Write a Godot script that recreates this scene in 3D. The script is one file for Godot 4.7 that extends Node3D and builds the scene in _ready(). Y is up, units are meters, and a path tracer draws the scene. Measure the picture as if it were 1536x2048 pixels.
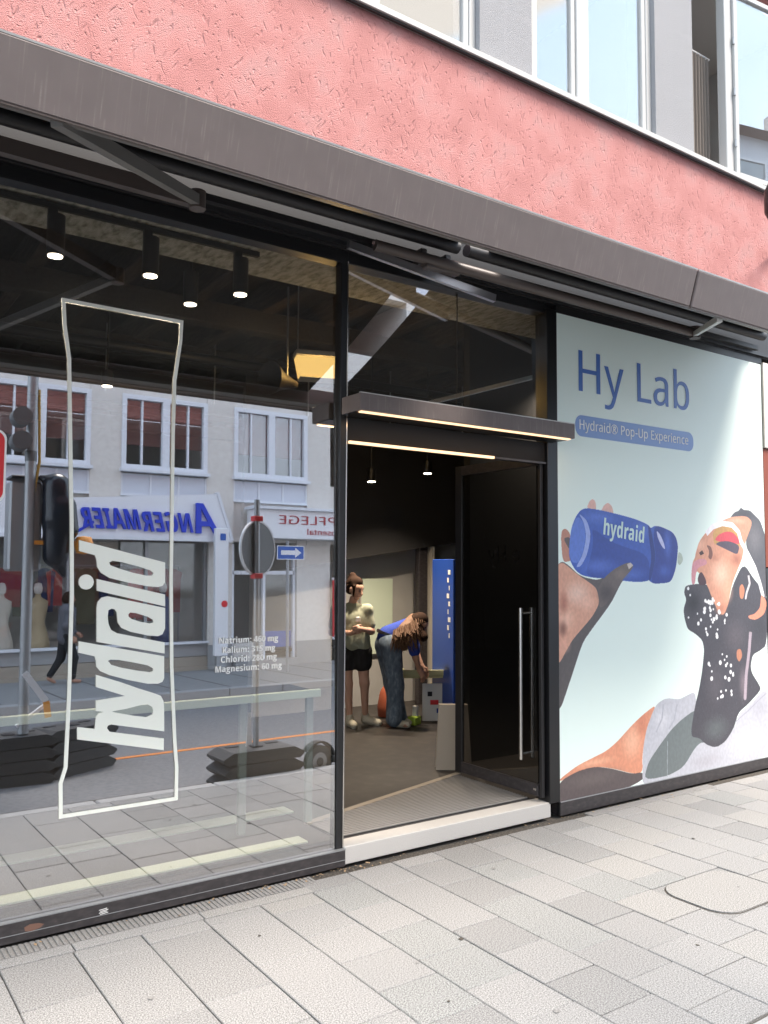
extends Node3D
# A pop-up shop front on a narrow street: glazed window, open door, poster window, awning, and the street that the glass mirrors.

var M := {}
var names := {}
var meshes := {}

const LOGO_HY := [1.177, 0.98, 1.264, 0.962, 1.268, 1.02, 1.282, 1.039, 1.308, 1.043, 1.267, 1.051, 1.266, 1.104, 1.415, 1.115, 1.264, 1.172, 1.263, 1.234, 1.395, 1.186, 1.488, 1.147, 1.567, 1.118, 1.607, 1.1, 1.622, 1.072, 1.626, 1.037, 1.629, 0.912, 1.347, 0.976, 1.331, 0.972, 1.326, 0.96, 1.34, 0.94, 1.628, 0.875, 1.628, 0.814, 1.179, 0.919]
const LOGO_HY_HOLE := [1.349, 1.042, 1.428, 1.049, 1.498, 1.061, 1.537, 1.061, 1.561, 1.046, 1.567, 1.027, 1.562, 1.008, 1.53, 0.996, 1.46, 1.01, 1.368, 1.034]
const LOGO_D := [1.173, 1.407, 1.621, 1.308, 1.623, 1.191, 1.614, 1.173, 1.59, 1.165, 1.534, 1.169, 1.425, 1.197, 1.333, 1.227, 1.284, 1.251, 1.264, 1.275, 1.261, 1.305, 1.255, 1.327, 1.172, 1.35]
const LOGO_D_HOLE := [1.323, 1.3, 1.335, 1.306, 1.377, 1.302, 1.454, 1.285, 1.532, 1.265, 1.561, 1.248, 1.561, 1.234, 1.545, 1.229, 1.486, 1.239, 1.393, 1.261, 1.34, 1.279]
const LOGO_RA := [1.262, 1.4, 1.258, 1.573, 1.263, 1.603, 1.282, 1.625, 1.312, 1.632, 1.621, 1.565, 1.623, 1.455, 1.609, 1.425, 1.585, 1.416, 1.529, 1.422, 1.435, 1.445, 1.388, 1.467, 1.368, 1.495, 1.362, 1.548, 1.352, 1.563, 1.336, 1.567, 1.319, 1.56, 1.316, 1.526, 1.321, 1.489, 1.335, 1.458, 1.366, 1.44, 1.622, 1.381, 1.623, 1.322]
const LOGO_RA_HOLE := [1.423, 1.535, 1.432, 1.545, 1.464, 1.541, 1.527, 1.521, 1.555, 1.504, 1.558, 1.49, 1.54, 1.485, 1.488, 1.495, 1.441, 1.511, 1.425, 1.523]
const LOGO_I := [1.255, 1.721, 1.619, 1.637, 1.621, 1.573, 1.257, 1.661]
const LOGO_DOT := [1.241, 1.705, 1.239, 1.693, 1.234, 1.683, 1.226, 1.674, 1.216, 1.669, 1.204, 1.667, 1.192, 1.669, 1.181, 1.674, 1.173, 1.683, 1.167, 1.694, 1.165, 1.706, 1.167, 1.718, 1.172, 1.728, 1.18, 1.737, 1.19, 1.742, 1.202, 1.744, 1.214, 1.742, 1.224, 1.737, 1.233, 1.728, 1.239, 1.717]
const LOGO_DD := [1.162, 1.919, 1.616, 1.809, 1.618, 1.702, 1.604, 1.683, 1.58, 1.677, 1.524, 1.682, 1.413, 1.703, 1.321, 1.726, 1.276, 1.753, 1.256, 1.783, 1.251, 1.82, 1.243, 1.843, 1.164, 1.863]
const LOGO_DD_HOLE := [1.317, 1.806, 1.334, 1.815, 1.38, 1.809, 1.474, 1.786, 1.538, 1.765, 1.554, 1.752, 1.546, 1.739, 1.514, 1.738, 1.443, 1.753, 1.366, 1.776, 1.323, 1.792]
const LOGO_OUTLINE := [1.052, 3.151, 1.685, 3.147, 1.681, 3.038, 1.651, 2.811, 1.648, 2.535, 1.652, 1.714, 1.664, 1.251, 1.688, 0.862, 1.702, 0.714, 1.702, 0.552, 1.11, 0.552, 1.105, 0.712, 1.127, 0.787, 1.134, 1.139, 1.134, 1.65, 1.123, 2.02, 1.116, 2.167, 1.088, 2.85, 1.061, 3.023]
const ART_ARM := [-0.014, 0.5299, 0.0142, 0.5166, 0.0424, 0.5263, 0.0741, 0.5428, 0.1065, 0.5512, 0.1595, 0.5563, 0.1936, 0.5461, 0.2284, 0.5322, 0.2637, 0.5223, 0.2923, 0.5172, 0.3123, 0.523, 0.3099, 0.5319, 0.2772, 0.5496, 0.2556, 0.5635, 0.2341, 0.5842, 0.2128, 0.6047, 0.1781, 0.6281, 0.1374, 0.6542, 0.0975, 0.6815, 0.0809, 0.7024, 0.0579, 0.7377, 0.032, 0.7754, 0.0065, 0.8127, -0.0182, 0.8206]
const ART_PALM := [-0.014, 0.5299, 0.0141, 0.5182, 0.0424, 0.5296, 0.0805, 0.5462, 0.1195, 0.5596, 0.1524, 0.5733, 0.162, 0.5972, 0.1583, 0.6107, 0.1312, 0.6339, 0.0914, 0.6564, 0.0526, 0.6784, 0.0269, 0.7004, 0.0079, 0.7191, -0.0169, 0.7309]
const ART_PINKY := [0.0105, 0.4704, 0.0151, 0.4537, 0.0278, 0.4494, 0.0436, 0.4564, 0.0497, 0.4696, 0.0687, 0.486, 0.0749, 0.4993, 0.0489, 0.5163, 0.0172, 0.5198]
const ART_PINKYSH := [0.0193, 0.4702, 0.0434, 0.4664, 0.0687, 0.486, 0.0749, 0.501, 0.043, 0.493]
const ART_TIP1 := [0.1146, 0.4044, 0.1262, 0.3896, 0.1396, 0.3839, 0.151, 0.3887, 0.1547, 0.403, 0.1492, 0.4094]
const ART_TIP2 := [0.1728, 0.4103, 0.1868, 0.396, 0.2041, 0.3894, 0.2213, 0.3965, 0.2285, 0.413, 0.2104, 0.4143]
const ART_BOTTLE := [0.0466, 0.4663, 0.0533, 0.4461, 0.0698, 0.4238, 0.0895, 0.4097, 0.1126, 0.4045, 0.1627, 0.4062, 0.2454, 0.4132, 0.3239, 0.4214, 0.3828, 0.4324, 0.3938, 0.4404, 0.4129, 0.4341, 0.4434, 0.4355, 0.4976, 0.446, 0.5169, 0.4605, 0.5241, 0.479, 0.5192, 0.5051, 0.5103, 0.5311, 0.4937, 0.5533, 0.4777, 0.5625, 0.4086, 0.5648, 0.39, 0.5604, 0.3789, 0.555, 0.3491, 0.561, 0.2912, 0.5594, 0.2072, 0.553, 0.1395, 0.5512, 0.0935, 0.5462, 0.0678, 0.5362, 0.0489, 0.5196, 0.0415, 0.503, 0.0431, 0.4831]
const ART_BOTSH := [0.1351, 0.444, 0.2228, 0.4767, 0.3807, 0.4992, 0.3901, 0.5568, 0.3492, 0.5603, 0.2072, 0.553, 0.1395, 0.5512, 0.1067, 0.5428, 0.1271, 0.5089, 0.141, 0.4781]
const ART_BOTBASE := [0.0466, 0.4663, 0.0533, 0.4461, 0.0763, 0.4219, 0.1022, 0.4347, 0.1095, 0.4617, 0.0997, 0.4956, 0.0778, 0.5211, 0.0521, 0.5196, 0.0416, 0.4997]
const ART_BOTRING := [0.0797, 0.4151, 0.1167, 0.4309, 0.1314, 0.4612, 0.1153, 0.5022, 0.0887, 0.5277, 0.0679, 0.5295, 0.0976, 0.5024, 0.1121, 0.4633, 0.1022, 0.4347]
const ART_CAP := [0.4129, 0.4341, 0.4434, 0.4355, 0.4976, 0.446, 0.5169, 0.4605, 0.5241, 0.479, 0.5192, 0.5051, 0.5103, 0.5311, 0.4937, 0.5533, 0.4777, 0.5625, 0.4086, 0.5648, 0.39, 0.5604, 0.4181, 0.5061, 0.4059, 0.4627]
const ART_CAPHI := [0.4202, 0.4441, 0.439, 0.4529, 0.456, 0.4727, 0.4617, 0.488, 0.4457, 0.4809, 0.4272, 0.4622]
const ART_NECK1 := [0.3938, 0.4404, 0.4029, 0.4627, 0.4166, 0.5061, 0.39, 0.5597, 0.3789, 0.555, 0.3969, 0.5063, 0.3855, 0.4631, 0.3813, 0.4324]
const ART_NOZZLE := [0.5261, 0.4902, 0.5434, 0.4974, 0.5477, 0.5123, 0.5304, 0.5236, 0.5188, 0.5163]
const ART_THUMB := [0.1558, 0.5733, 0.1867, 0.5495, 0.2284, 0.5322, 0.2708, 0.5208, 0.2959, 0.5171, 0.3123, 0.523, 0.3063, 0.5326, 0.27, 0.5513, 0.2485, 0.567, 0.206, 0.6011, 0.1649, 0.6176, 0.162, 0.5972]
const ART_NAIL := [0.2836, 0.5215, 0.2995, 0.5178, 0.3116, 0.5241, 0.2919, 0.5327]
const ART_BEARD := [0.5567, 0.5702, 0.5976, 0.5666, 0.6643, 0.565, 0.6974, 0.5881, 0.7472, 0.6351, 0.7835, 0.6123, 0.8033, 0.5733, 0.87, 0.5138, 0.9331, 0.5578, 1.0061, 0.5908, 0.9985, 0.721, 0.9516, 0.7354, 0.9135, 0.7419, 0.8981, 0.769, 0.9063, 0.7892, 0.9469, 0.8191, 0.9556, 0.8316, 0.8792, 0.8625, 0.8238, 0.8783, 0.7952, 0.9148, 0.75, 0.9417, 0.6979, 0.9524, 0.648, 0.9406, 0.6157, 0.9232, 0.5673, 0.9156, 0.5943, 0.8478, 0.6162, 0.8122, 0.6346, 0.7684, 0.6475, 0.7201, 0.6377, 0.6972, 0.6011, 0.6811, 0.5649, 0.6707, 0.5506, 0.6463, 0.545, 0.624, 0.562, 0.6019, 0.5497, 0.5869]
const ART_FACE := [0.6084, 0.5043, 0.613, 0.4928, 0.6308, 0.4659, 0.6697, 0.4421, 0.7221, 0.4234, 0.7577, 0.4126, 0.8118, 0.4011, 0.8948, 0.3965, 0.9316, 0.4117, 0.8818, 0.4655, 0.866, 0.5018, 0.8466, 0.5219, 0.8112, 0.5576, 0.7918, 0.5889, 0.7835, 0.6123, 0.7574, 0.6411, 0.7296, 0.6386, 0.6967, 0.6035, 0.6725, 0.5726, 0.652, 0.5573, 0.6317, 0.5421, 0.6154, 0.5345, 0.6021, 0.5572, 0.5936, 0.5647, 0.5887, 0.5421, 0.5956, 0.5157]
const ART_LIPS := [0.5956, 0.5157, 0.6332, 0.5059, 0.6668, 0.5075, 0.6714, 0.5198, 0.624, 0.5269, 0.611, 0.5421, 0.6058, 0.5666, 0.5894, 0.5666, 0.5889, 0.5384]
const ART_MOUTH := [0.6186, 0.5572, 0.6276, 0.5421, 0.642, 0.5363, 0.6647, 0.5573, 0.6642, 0.568, 0.6306, 0.5694]
const ART_NOSTRIL := [0.6296, 0.4926, 0.6467, 0.4863, 0.6556, 0.4942, 0.6377, 0.4986]
const ART_NOSESH := [0.6684, 0.4729, 0.6938, 0.4764, 0.7033, 0.4956, 0.6923, 0.5092, 0.6772, 0.5036, 0.6847, 0.4881]
const ART_HAIR := [0.8027, 0.4033, 0.8166, 0.3949, 0.8306, 0.3885, 0.849, 0.3859, 0.8633, 0.3765, 0.8815, 0.3828, 0.9143, 0.3817, 0.9421, 0.393, 0.975, 0.4064, 0.993, 0.4306, 1.0135, 0.4632, 1.0051, 0.6071, 0.9693, 0.5905, 0.9344, 0.5336, 0.9008, 0.4934, 0.8864, 0.4654, 0.8973, 0.4369, 0.8676, 0.4175, 0.8296, 0.4085]
const ART_LENS := [0.7074, 0.4607, 0.7038, 0.4452, 0.7218, 0.4312, 0.7661, 0.4222, 0.8106, 0.425, 0.8416, 0.4422, 0.8541, 0.4659, 0.8389, 0.4941, 0.7986, 0.4866, 0.7459, 0.4756, 0.7113, 0.4703]
const ART_LENSRED := [0.7118, 0.4606, 0.7341, 0.4477, 0.7741, 0.4389, 0.8144, 0.4396, 0.8455, 0.4541, 0.852, 0.47, 0.7997, 0.4637, 0.7464, 0.4646]
const ART_LENSDK := [0.7156, 0.4702, 0.7465, 0.4631, 0.7998, 0.4621, 0.8519, 0.472, 0.8389, 0.4949, 0.7986, 0.4874, 0.7459, 0.4764]
const ART_EAR := [0.9691, 0.5945, 0.9843, 0.5987, 1.0046, 0.6153, 0.9875, 0.6435, 0.937, 0.6571, 0.8978, 0.6538, 0.8889, 0.6456, 0.9284, 0.6424, 0.9625, 0.6269]
const ART_SIDE := [0.844, 0.5735, 0.8627, 0.5657, 0.8757, 0.5817, 0.8634, 0.6055, 0.8453, 0.6013]
const ART_NECKO := [0.8226, 0.7266, 0.8452, 0.7255, 0.8534, 0.7435, 0.8345, 0.7583, 0.8198, 0.746]
const ART_SHIRT := [0.4074, 0.8321, 0.4532, 0.8207, 0.515, 0.8282, 0.5469, 0.8228, 0.5956, 0.8147, 0.6026, 0.8447, 0.5931, 0.8772, 0.6157, 0.9232, 0.648, 0.9406, 0.6979, 0.9524, 0.75, 0.9417, 0.7952, 0.9148, 0.8328, 0.8789, 0.8976, 0.8637, 0.9554, 0.8356, 0.9986, 0.8341, 0.9874, 1.025, 0.3389, 1.0248, 0.3418, 0.9286, 0.3614, 0.8816, 0.3843, 0.8552]
const ART_SHIRTSH := [0.6183, 0.8605, 0.5857, 0.8583, 0.5211, 0.8757, 0.4737, 0.8937, 0.4118, 0.9277, 0.3665, 0.9551, 0.345, 0.9911, 0.4548, 0.9935, 0.5328, 0.9815, 0.5904, 0.9431, 0.6277, 0.9315, 0.6979, 0.9524, 0.75, 0.9417, 0.7952, 0.9148, 0.8236, 0.8822, 0.652, 0.8479]
const ART_SHOULDER := [0.4074, 0.8321, 0.3404, 0.8521, 0.2825, 0.8755, 0.2331, 0.8988, 0.1851, 0.9148, 0.1318, 0.9233, 0.0671, 0.9336, -0.0018, 0.9541, -0.0018, 0.9588, 0.0668, 0.9481, 0.1445, 0.9426, 0.218, 0.9547, 0.294, 0.9722, 0.3411, 0.9752, 0.34, 0.9388, 0.3552, 0.895, 0.3805, 0.8585]
const ART_ARMLOW := [-0.008, 0.9598, 0.0669, 0.9449, 0.1379, 0.942, 0.2112, 0.954, 0.2939, 0.9729, 0.3411, 0.9734, 0.345, 0.9911, 0.1963, 1.0091, -0.0087, 1.0118]
const ART_BAND := [0.6695, 0.4467, 0.7045, 0.4289, 0.7574, 0.4193, 0.8108, 0.4218, 0.8463, 0.4381, 0.8598, 0.4618, 0.8989, 0.4934, 0.9348, 0.5255, 0.9614, 0.562, 0.9805, 0.5967]
const ART_NECKHI := [0.9026, 0.6858, 0.8917, 0.7331, 0.8719, 0.7915, 0.8626, 0.8458]
const ART_COLLAR := [0.8048, 0.9001, 0.8783, 0.8781, 0.9448, 0.8549, 0.9856, 0.8421]
const ART_SEAM := [0.4575, 0.9174, 0.4532, 0.9951]
const ART_FOLD1 := [0.4413, 0.8343, 0.4327, 0.8657, 0.4055, 0.892]
const ART_FOLD2 := [0.5068, 0.8385, 0.4899, 0.8734, 0.4661, 0.8896]
const ART_EARLINE := [0.898, 0.5457, 0.9044, 0.5658, 0.8845, 0.5897, 0.8792, 0.6017]
const ART_DROPS := [0.7163, 0.6423, 0.6846, 0.6289, 0.7589, 0.6556, 0.6651, 0.6089, 0.6554, 0.6239, 0.6528, 0.6249, 0.7299, 0.6144, 0.7324, 0.635, 0.6518, 0.6314, 0.681, 0.6226, 0.6832, 0.6407, 0.7042, 0.6061, 0.7153, 0.647, 0.6873, 0.6102, 0.6954, 0.6568, 0.7702, 0.6411, 0.7603, 0.6523, 0.6966, 0.6018, 0.7296, 0.6328, 0.6942, 0.6105, 0.699, 0.6264, 0.6826, 0.6146, 0.7042, 0.652, 0.722, 0.6147, 0.6832, 0.6252, 0.675, 0.6087, 0.6882, 0.6508, 0.6828, 0.6674, 0.7162, 0.6919, 0.7138, 0.6883, 0.6652, 0.6855, 0.6603, 0.6796, 0.6585, 0.6718, 0.6194, 0.6586, 0.759, 0.6612, 0.7139, 0.6859, 0.7195, 0.6753, 0.7009, 0.6498, 0.6212, 0.656, 0.6333, 0.6504, 0.6755, 0.7592, 0.683, 0.7897, 0.761, 0.7622, 0.766, 0.741, 0.7987, 0.787, 0.7682, 0.7578, 0.7856, 0.779, 0.7562, 0.7906, 0.7541, 0.7484, 0.742, 0.7349, 0.6845, 0.7727, 0.7757, 0.7961, 0.7878, 0.7636, 0.6697, 0.7541, 0.7991, 0.783, 0.7305, 0.7542, 0.7319, 0.8228, 0.7126, 0.838, 0.7873, 0.8253, 0.7576, 0.8214, 0.7302, 0.8354, 0.7883, 0.8331, 0.7388, 0.8341, 0.6582, 0.6057, 0.5714, 0.5764, 0.57, 0.6437, 0.6153, 0.6355, 0.5806, 0.5917]
# poster rect (4.585, 7.3, 0.105, 3.712)
const SOFT_PALM := [0.0734, 0.5828, 0.0588, 0.0299, 0.028, 0.635, 0.0381, 0.0262, 0.0152, 0.6543, 0.0188, 0.0196, 0.0209, 0.6871, 0.0251, 0.0195, 0.112, 0.6033, 0.0397, 0.0201, 0.0191, 0.6021, 0.0189, 0.0295]
const SOFT_BOTTLE := [0.1624, 0.4227, 0.0828, 0.0172, 0.1601, 0.5256, 0.0964, 0.0205, 0.2916, 0.5425, 0.0877, 0.0176, 0.3526, 0.4457, 0.0448, 0.0216]
const SOFT_CAP := [0.4731, 0.4724, 0.0235, 0.0442, 0.4554, 0.535, 0.0389, 0.0183]
const SOFT_THUMB := [0.1927, 0.5839, 0.0413, 0.024, 0.2561, 0.5426, 0.0355, 0.014]
const SOFT_SHOULDER := [0.2959, 0.904, 0.0501, 0.041, 0.1316, 0.9332, 0.1004, 0.0098, 0.3399, 0.8695, 0.0291, 0.0312]
const SOFT_ARMLOW := [0.1309, 0.9659, 0.1348, 0.0196]
const SOFT_SHIRT := [0.8653, 0.9513, 0.1498, 0.0463, 0.6464, 0.9775, 0.1014, 0.0221, 0.4289, 0.8654, 0.0457, 0.0283, 0.9437, 0.8746, 0.0571, 0.0316]
const SOFT_BEARD := [0.5958, 0.6098, 0.0497, 0.0337, 0.6963, 0.8016, 0.0603, 0.0602, 0.8153, 0.6912, 0.0729, 0.0468, 0.955, 0.6752, 0.0577, 0.0402, 0.7, 0.9075, 0.0776, 0.0337, 0.8545, 0.8102, 0.0274, 0.0467]
const SOFT_HAIR := [0.9389, 0.4523, 0.0578, 0.0488, 0.8856, 0.3927, 0.0566, 0.0162]
const SOFT_FACE := [0.7428, 0.5419, 0.062, 0.0427, 0.7762, 0.581, 0.0357, 0.0351, 0.8337, 0.5061, 0.0367, 0.0199, 0.6346, 0.4735, 0.0337, 0.0191, 0.8295, 0.4105, 0.074, 0.01, 0.7098, 0.5033, 0.0348, 0.0116, 0.7388, 0.6272, 0.0351, 0.0154]


# ---------------------------------------------------------------- helpers
func c(r: float, g: float, b: float) -> Color:
	return Color(r, g, b).linear_to_srgb()

func numbered(parent: Node, called: String) -> String:
	var key := str(parent.get_instance_id()) + called
	var n: int = names.get(key, -1) + 1
	names[key] = n
	return called if n == 0 else "%s_%03d" % [called, n]

func tag(o: Node, label: String, category: String, group := "") -> void:
	o.set_meta("label", label)
	o.set_meta("category", category)
	if group != "":
		o.set_meta("group", group)

func thing(called: String, label: String, category: String, at := Vector3.ZERO, turn := 0.0, group := "") -> Node3D:
	var o := Node3D.new()
	o.name = numbered(self, called)
	add_child(o)
	o.position = at
	o.rotation.y = turn
	tag(o, label, category, group)
	return o

func setting(called: String, at := Vector3.ZERO) -> Node3D:
	var o := Node3D.new()
	o.name = numbered(self, called)
	add_child(o)
	o.position = at
	o.set_meta("kind", "structure")
	return o

func part(parent: Node, called: String, mesh: Mesh, m: Material, at := Vector3.ZERO, turn := Vector3.ZERO) -> MeshInstance3D:
	var o := MeshInstance3D.new()
	o.name = numbered(parent, called)
	o.mesh = mesh
	o.material_override = m
	parent.add_child(o)
	o.position = at
	o.rotation = turn
	return o

func mat(key: String, color: Color, rough := 0.7, metal := 0.0) -> StandardMaterial3D:
	var m := StandardMaterial3D.new()
	m.resource_name = key
	m.albedo_color = color
	m.roughness = rough
	m.metallic = metal
	M[key] = m
	return m

func noise_tex(kind: int, freq: float, seed_: int, stops: Array, size := 512, octaves := 4, normal := false, bump := 4.0) -> NoiseTexture2D:
	var n := FastNoiseLite.new()
	n.noise_type = kind
	n.frequency = freq
	n.seed = seed_
	n.fractal_octaves = octaves
	var t := NoiseTexture2D.new()
	t.width = size
	t.height = size
	t.seamless = true
	t.noise = n
	if normal:
		t.as_normal_map = true
		t.bump_strength = bump
	if stops.size() > 0:
		var g := Gradient.new()
		var offs := PackedFloat32Array()
		var cols := PackedColorArray()
		for s in stops:
			offs.append(s[0])
			cols.append(s[1])
		g.offsets = offs
		g.colors = cols
		t.color_ramp = g
	return t

func textured(key: String, tex: Texture2D, scale: Vector3, rough := 0.8, metal := 0.0, world := true) -> StandardMaterial3D:
	var m := mat(key, Color.WHITE, rough, metal)
	m.albedo_texture = tex
	m.uv1_triplanar = true
	m.uv1_world_triplanar = world
	m.uv1_scale = scale
	return m

func relief(m: StandardMaterial3D, tex: Texture2D, cm: float) -> void:
	m.heightmap_enabled = true
	m.heightmap_texture = tex
	m.heightmap_scale = cm

func glow(key: String, color: Color, energy: float) -> StandardMaterial3D:
	var m := mat(key, color, 0.5)
	m.emission_enabled = true
	m.emission = color
	m.emission_energy_multiplier = energy
	return m

func tri(st: SurfaceTool, a: Vector3, b: Vector3, d: Vector3, mid: Vector3) -> void:
	# clockwise seen from outside; mid is a point inside
	if (b - a).cross(d - a).dot((a + b + d) / 3.0 - mid) > 0.0:
		st.add_vertex(a); st.add_vertex(d); st.add_vertex(b)
	else:
		st.add_vertex(a); st.add_vertex(b); st.add_vertex(d)

func quad(st: SurfaceTool, a: Vector3, b: Vector3, d: Vector3, e: Vector3, mid: Vector3) -> void:
	tri(st, a, b, d, mid)
	tri(st, a, d, e, mid)

func flat_tool() -> SurfaceTool:
	var st := SurfaceTool.new()
	st.begin(Mesh.PRIMITIVE_TRIANGLES)
	st.set_smooth_group(-1)
	return st

func done(st: SurfaceTool) -> ArrayMesh:
	st.generate_normals()
	return st.commit()

func box(x: float, y: float, z: float, bevel := 0.0) -> Mesh:
	var key := "b%.4f_%.4f_%.4f_%.4f" % [x, y, z, bevel]
	if meshes.has(key):
		return meshes[key]
	var st := flat_tool()
	add_box(st, Vector3.ZERO, Vector3(x, y, z), bevel)
	var r := done(st)
	meshes[key] = r
	return r

func add_box(st: SurfaceTool, at: Vector3, size: Vector3, bevel := 0.0) -> void:
	var h := size * 0.5
	if bevel <= 0.0:
		var p := []
		for i in 8:
			p.append(at + Vector3(h.x if i & 1 else -h.x, h.y if i & 2 else -h.y, h.z if i & 4 else -h.z))
		for f in [[0, 1, 3, 2], [4, 5, 7, 6], [0, 1, 5, 4], [2, 3, 7, 6], [0, 2, 6, 4], [1, 3, 7, 5]]:
			quad(st, p[f[0]], p[f[1]], p[f[2]], p[f[3]], at)
		return
	var v := {}
	for i in 8:
		var s := Vector3(1 if i & 1 else -1, 1 if i & 2 else -1, 1 if i & 4 else -1)
		for a in 3:
			var q := h - Vector3(bevel, bevel, bevel)
			q[a] = h[a]
			v[i * 3 + a] = at + q * s
	for a in 3:
		var b := (a + 1) % 3
		var d := (a + 2) % 3
		for s in 2:
			var base := s << a
			quad(st, v[base * 3 + a], v[(base | 1 << b) * 3 + a], v[(base | 1 << b | 1 << d) * 3 + a], v[(base | 1 << d) * 3 + a], at)
			# edges along axis a, where b is at side s
			for t in 2:
				var e0 := s << b | t << d
				var e1 := e0 | 1 << a
				quad(st, v[e0 * 3 + b], v[e1 * 3 + b], v[e1 * 3 + d], v[e0 * 3 + d], at)
	for i in 8:
		tri(st, v[i * 3], v[i * 3 + 1], v[i * 3 + 2], at)

func add_tube(st: SurfaceTool, a: Vector3, b: Vector3, ra: float, rb := -1.0, seg := 12, caps := true) -> void:
	if rb < 0.0:
		rb = ra
	var ax := (b - a).normalized()
	var u := ax.cross(Vector3.UP if absf(ax.y) < 0.9 else Vector3.RIGHT).normalized()
	var w := ax.cross(u)
	var mid := (a + b) * 0.5
	for i in seg:
		var t0 := TAU * i / seg
		var t1 := TAU * (i + 1) / seg
		var d0 := u * cos(t0) + w * sin(t0)
		var d1 := u * cos(t1) + w * sin(t1)
		st.set_smooth_group(0)
		quad(st, a + d0 * ra, a + d1 * ra, b + d1 * rb, b + d0 * rb, mid)
		if caps:
			st.set_smooth_group(-1)
			tri(st, a, a + d0 * ra, a + d1 * ra, mid)
			tri(st, b, b + d0 * rb, b + d1 * rb, mid)

func tube(a: Vector3, b: Vector3, ra: float, rb := -1.0, seg := 12) -> Mesh:
	var st := SurfaceTool.new()
	st.begin(Mesh.PRIMITIVE_TRIANGLES)
	add_tube(st, a, b, ra, rb, seg)
	return done(st)

func bar(a: Vector3, b: Vector3, w: float, h: float) -> Mesh:
	# a square bar from a to b, h upwards
	var ax := (b - a).normalized()
	var side := ax.cross(Vector3.UP).normalized() * w * 0.5
	var up := side.normalized().cross(ax).normalized() * h * 0.5
	var st := flat_tool()
	var p := []
	for e in [a, b]:
		for s in [[-1, -1], [1, -1], [1, 1], [-1, 1]]:
			p.append(e + side * s[0] + up * s[1])
	var mid := (a + b) * 0.5
	quad(st, p[0], p[1], p[2], p[3], mid)
	quad(st, p[4], p[5], p[6], p[7], mid)
	for i in 4:
		quad(st, p[i], p[(i + 1) % 4], p[4 + (i + 1) % 4], p[4 + i], mid)
	return done(st)

func lathe(profile: Array, seg := 20) -> Mesh:
	# profile: [radius, height] upwards along y
	var st := SurfaceTool.new()
	st.begin(Mesh.PRIMITIVE_TRIANGLES)
	st.set_smooth_group(0)
	for k in profile.size() - 1:
		var r0: float = profile[k][0]
		var y0: float = profile[k][1]
		var r1: float = profile[k + 1][0]
		var y1: float = profile[k + 1][1]
		for i in seg:
			var t0 := TAU * i / seg
			var t1 := TAU * (i + 1) / seg
			var a := Vector3(cos(t0) * r0, y0, sin(t0) * r0)
			var b := Vector3(cos(t1) * r0, y0, sin(t1) * r0)
			var d := Vector3(cos(t1) * r1, y1, sin(t1) * r1)
			var e := Vector3(cos(t0) * r1, y1, sin(t0) * r1)
			if r0 > 0.0:
				st.add_vertex(a); st.add_vertex(b); st.add_vertex(d)
			if r1 > 0.0:
				st.add_vertex(a); st.add_vertex(d); st.add_vertex(e)
	return done(st)

func pts2(a: Array) -> PackedVector2Array:
	var r := PackedVector2Array()
	for i in a.size() / 2:
		r.append(Vector2(a[i * 2], a[i * 2 + 1]))
	return r

func with_hole(outer: PackedVector2Array, hole: PackedVector2Array) -> PackedVector2Array:
	if Geometry2D.is_polygon_clockwise(outer) == Geometry2D.is_polygon_clockwise(hole):
		hole.reverse()
	var best := 1e9
	var bi := 0
	var bj := 0
	for i in outer.size():
		for j in hole.size():
			var d := outer[i].distance_squared_to(hole[j])
			if d < best:
				best = d
				bi = i
				bj = j
	var r := PackedVector2Array()
	var n := outer.size()
	var shift := (hole[bj] - outer[bi]).orthogonal().normalized() * 0.0001
	for k in bi + 1:
		r.append(outer[k])
	for k in hole.size():
		r.append(hole[(bj + k) % hole.size()])
	r.append(hole[bj] + shift)
	r.append(outer[bi] + shift)
	for k in range(bi + 1, n):
		r.append(outer[k])
	if Geometry2D.triangulate_polygon(r).is_empty():
		r[r.size() - (n - bi - 1) - 2] = hole[bj] - shift
		r[r.size() - (n - bi - 1) - 1] = outer[bi] - shift
	return r

func add_slab(st: SurfaceTool, poly: PackedVector2Array, z0: float, z1: float, sides := true) -> void:
	# a polygon in x, y, extruded from z0 to z1
	var idx := Geometry2D.triangulate_polygon(poly)
	st.set_smooth_group(-1)
	for k in idx.size() / 3:
		var a := poly[idx[k * 3]]
		var b := poly[idx[k * 3 + 1]]
		var d := poly[idx[k * 3 + 2]]
		var mid := Vector3(a.x, a.y, (z0 + z1) * 0.5)
		tri(st, Vector3(a.x, a.y, z1), Vector3(b.x, b.y, z1), Vector3(d.x, d.y, z1), mid)
		tri(st, Vector3(a.x, a.y, z0), Vector3(b.x, b.y, z0), Vector3(d.x, d.y, z0), mid)
	if not sides:
		return
	var cw := Geometry2D.is_polygon_clockwise(poly)
	for i in poly.size():
		var a := poly[i]
		var b := poly[(i + 1) % poly.size()]
		var n := (b - a).orthogonal() * (1.0 if cw else -1.0)
		var mid := Vector3(a.x + b.x, a.y + b.y, z0 + z1) * 0.5 - Vector3(n.x, n.y, 0)
		quad(st, Vector3(a.x, a.y, z0), Vector3(b.x, b.y, z0), Vector3(b.x, b.y, z1), Vector3(a.x, a.y, z1), mid)

func slab(poly: PackedVector2Array, z0: float, z1: float) -> Mesh:
	var st := flat_tool()
	add_slab(st, poly, z0, z1)
	return done(st)

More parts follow.
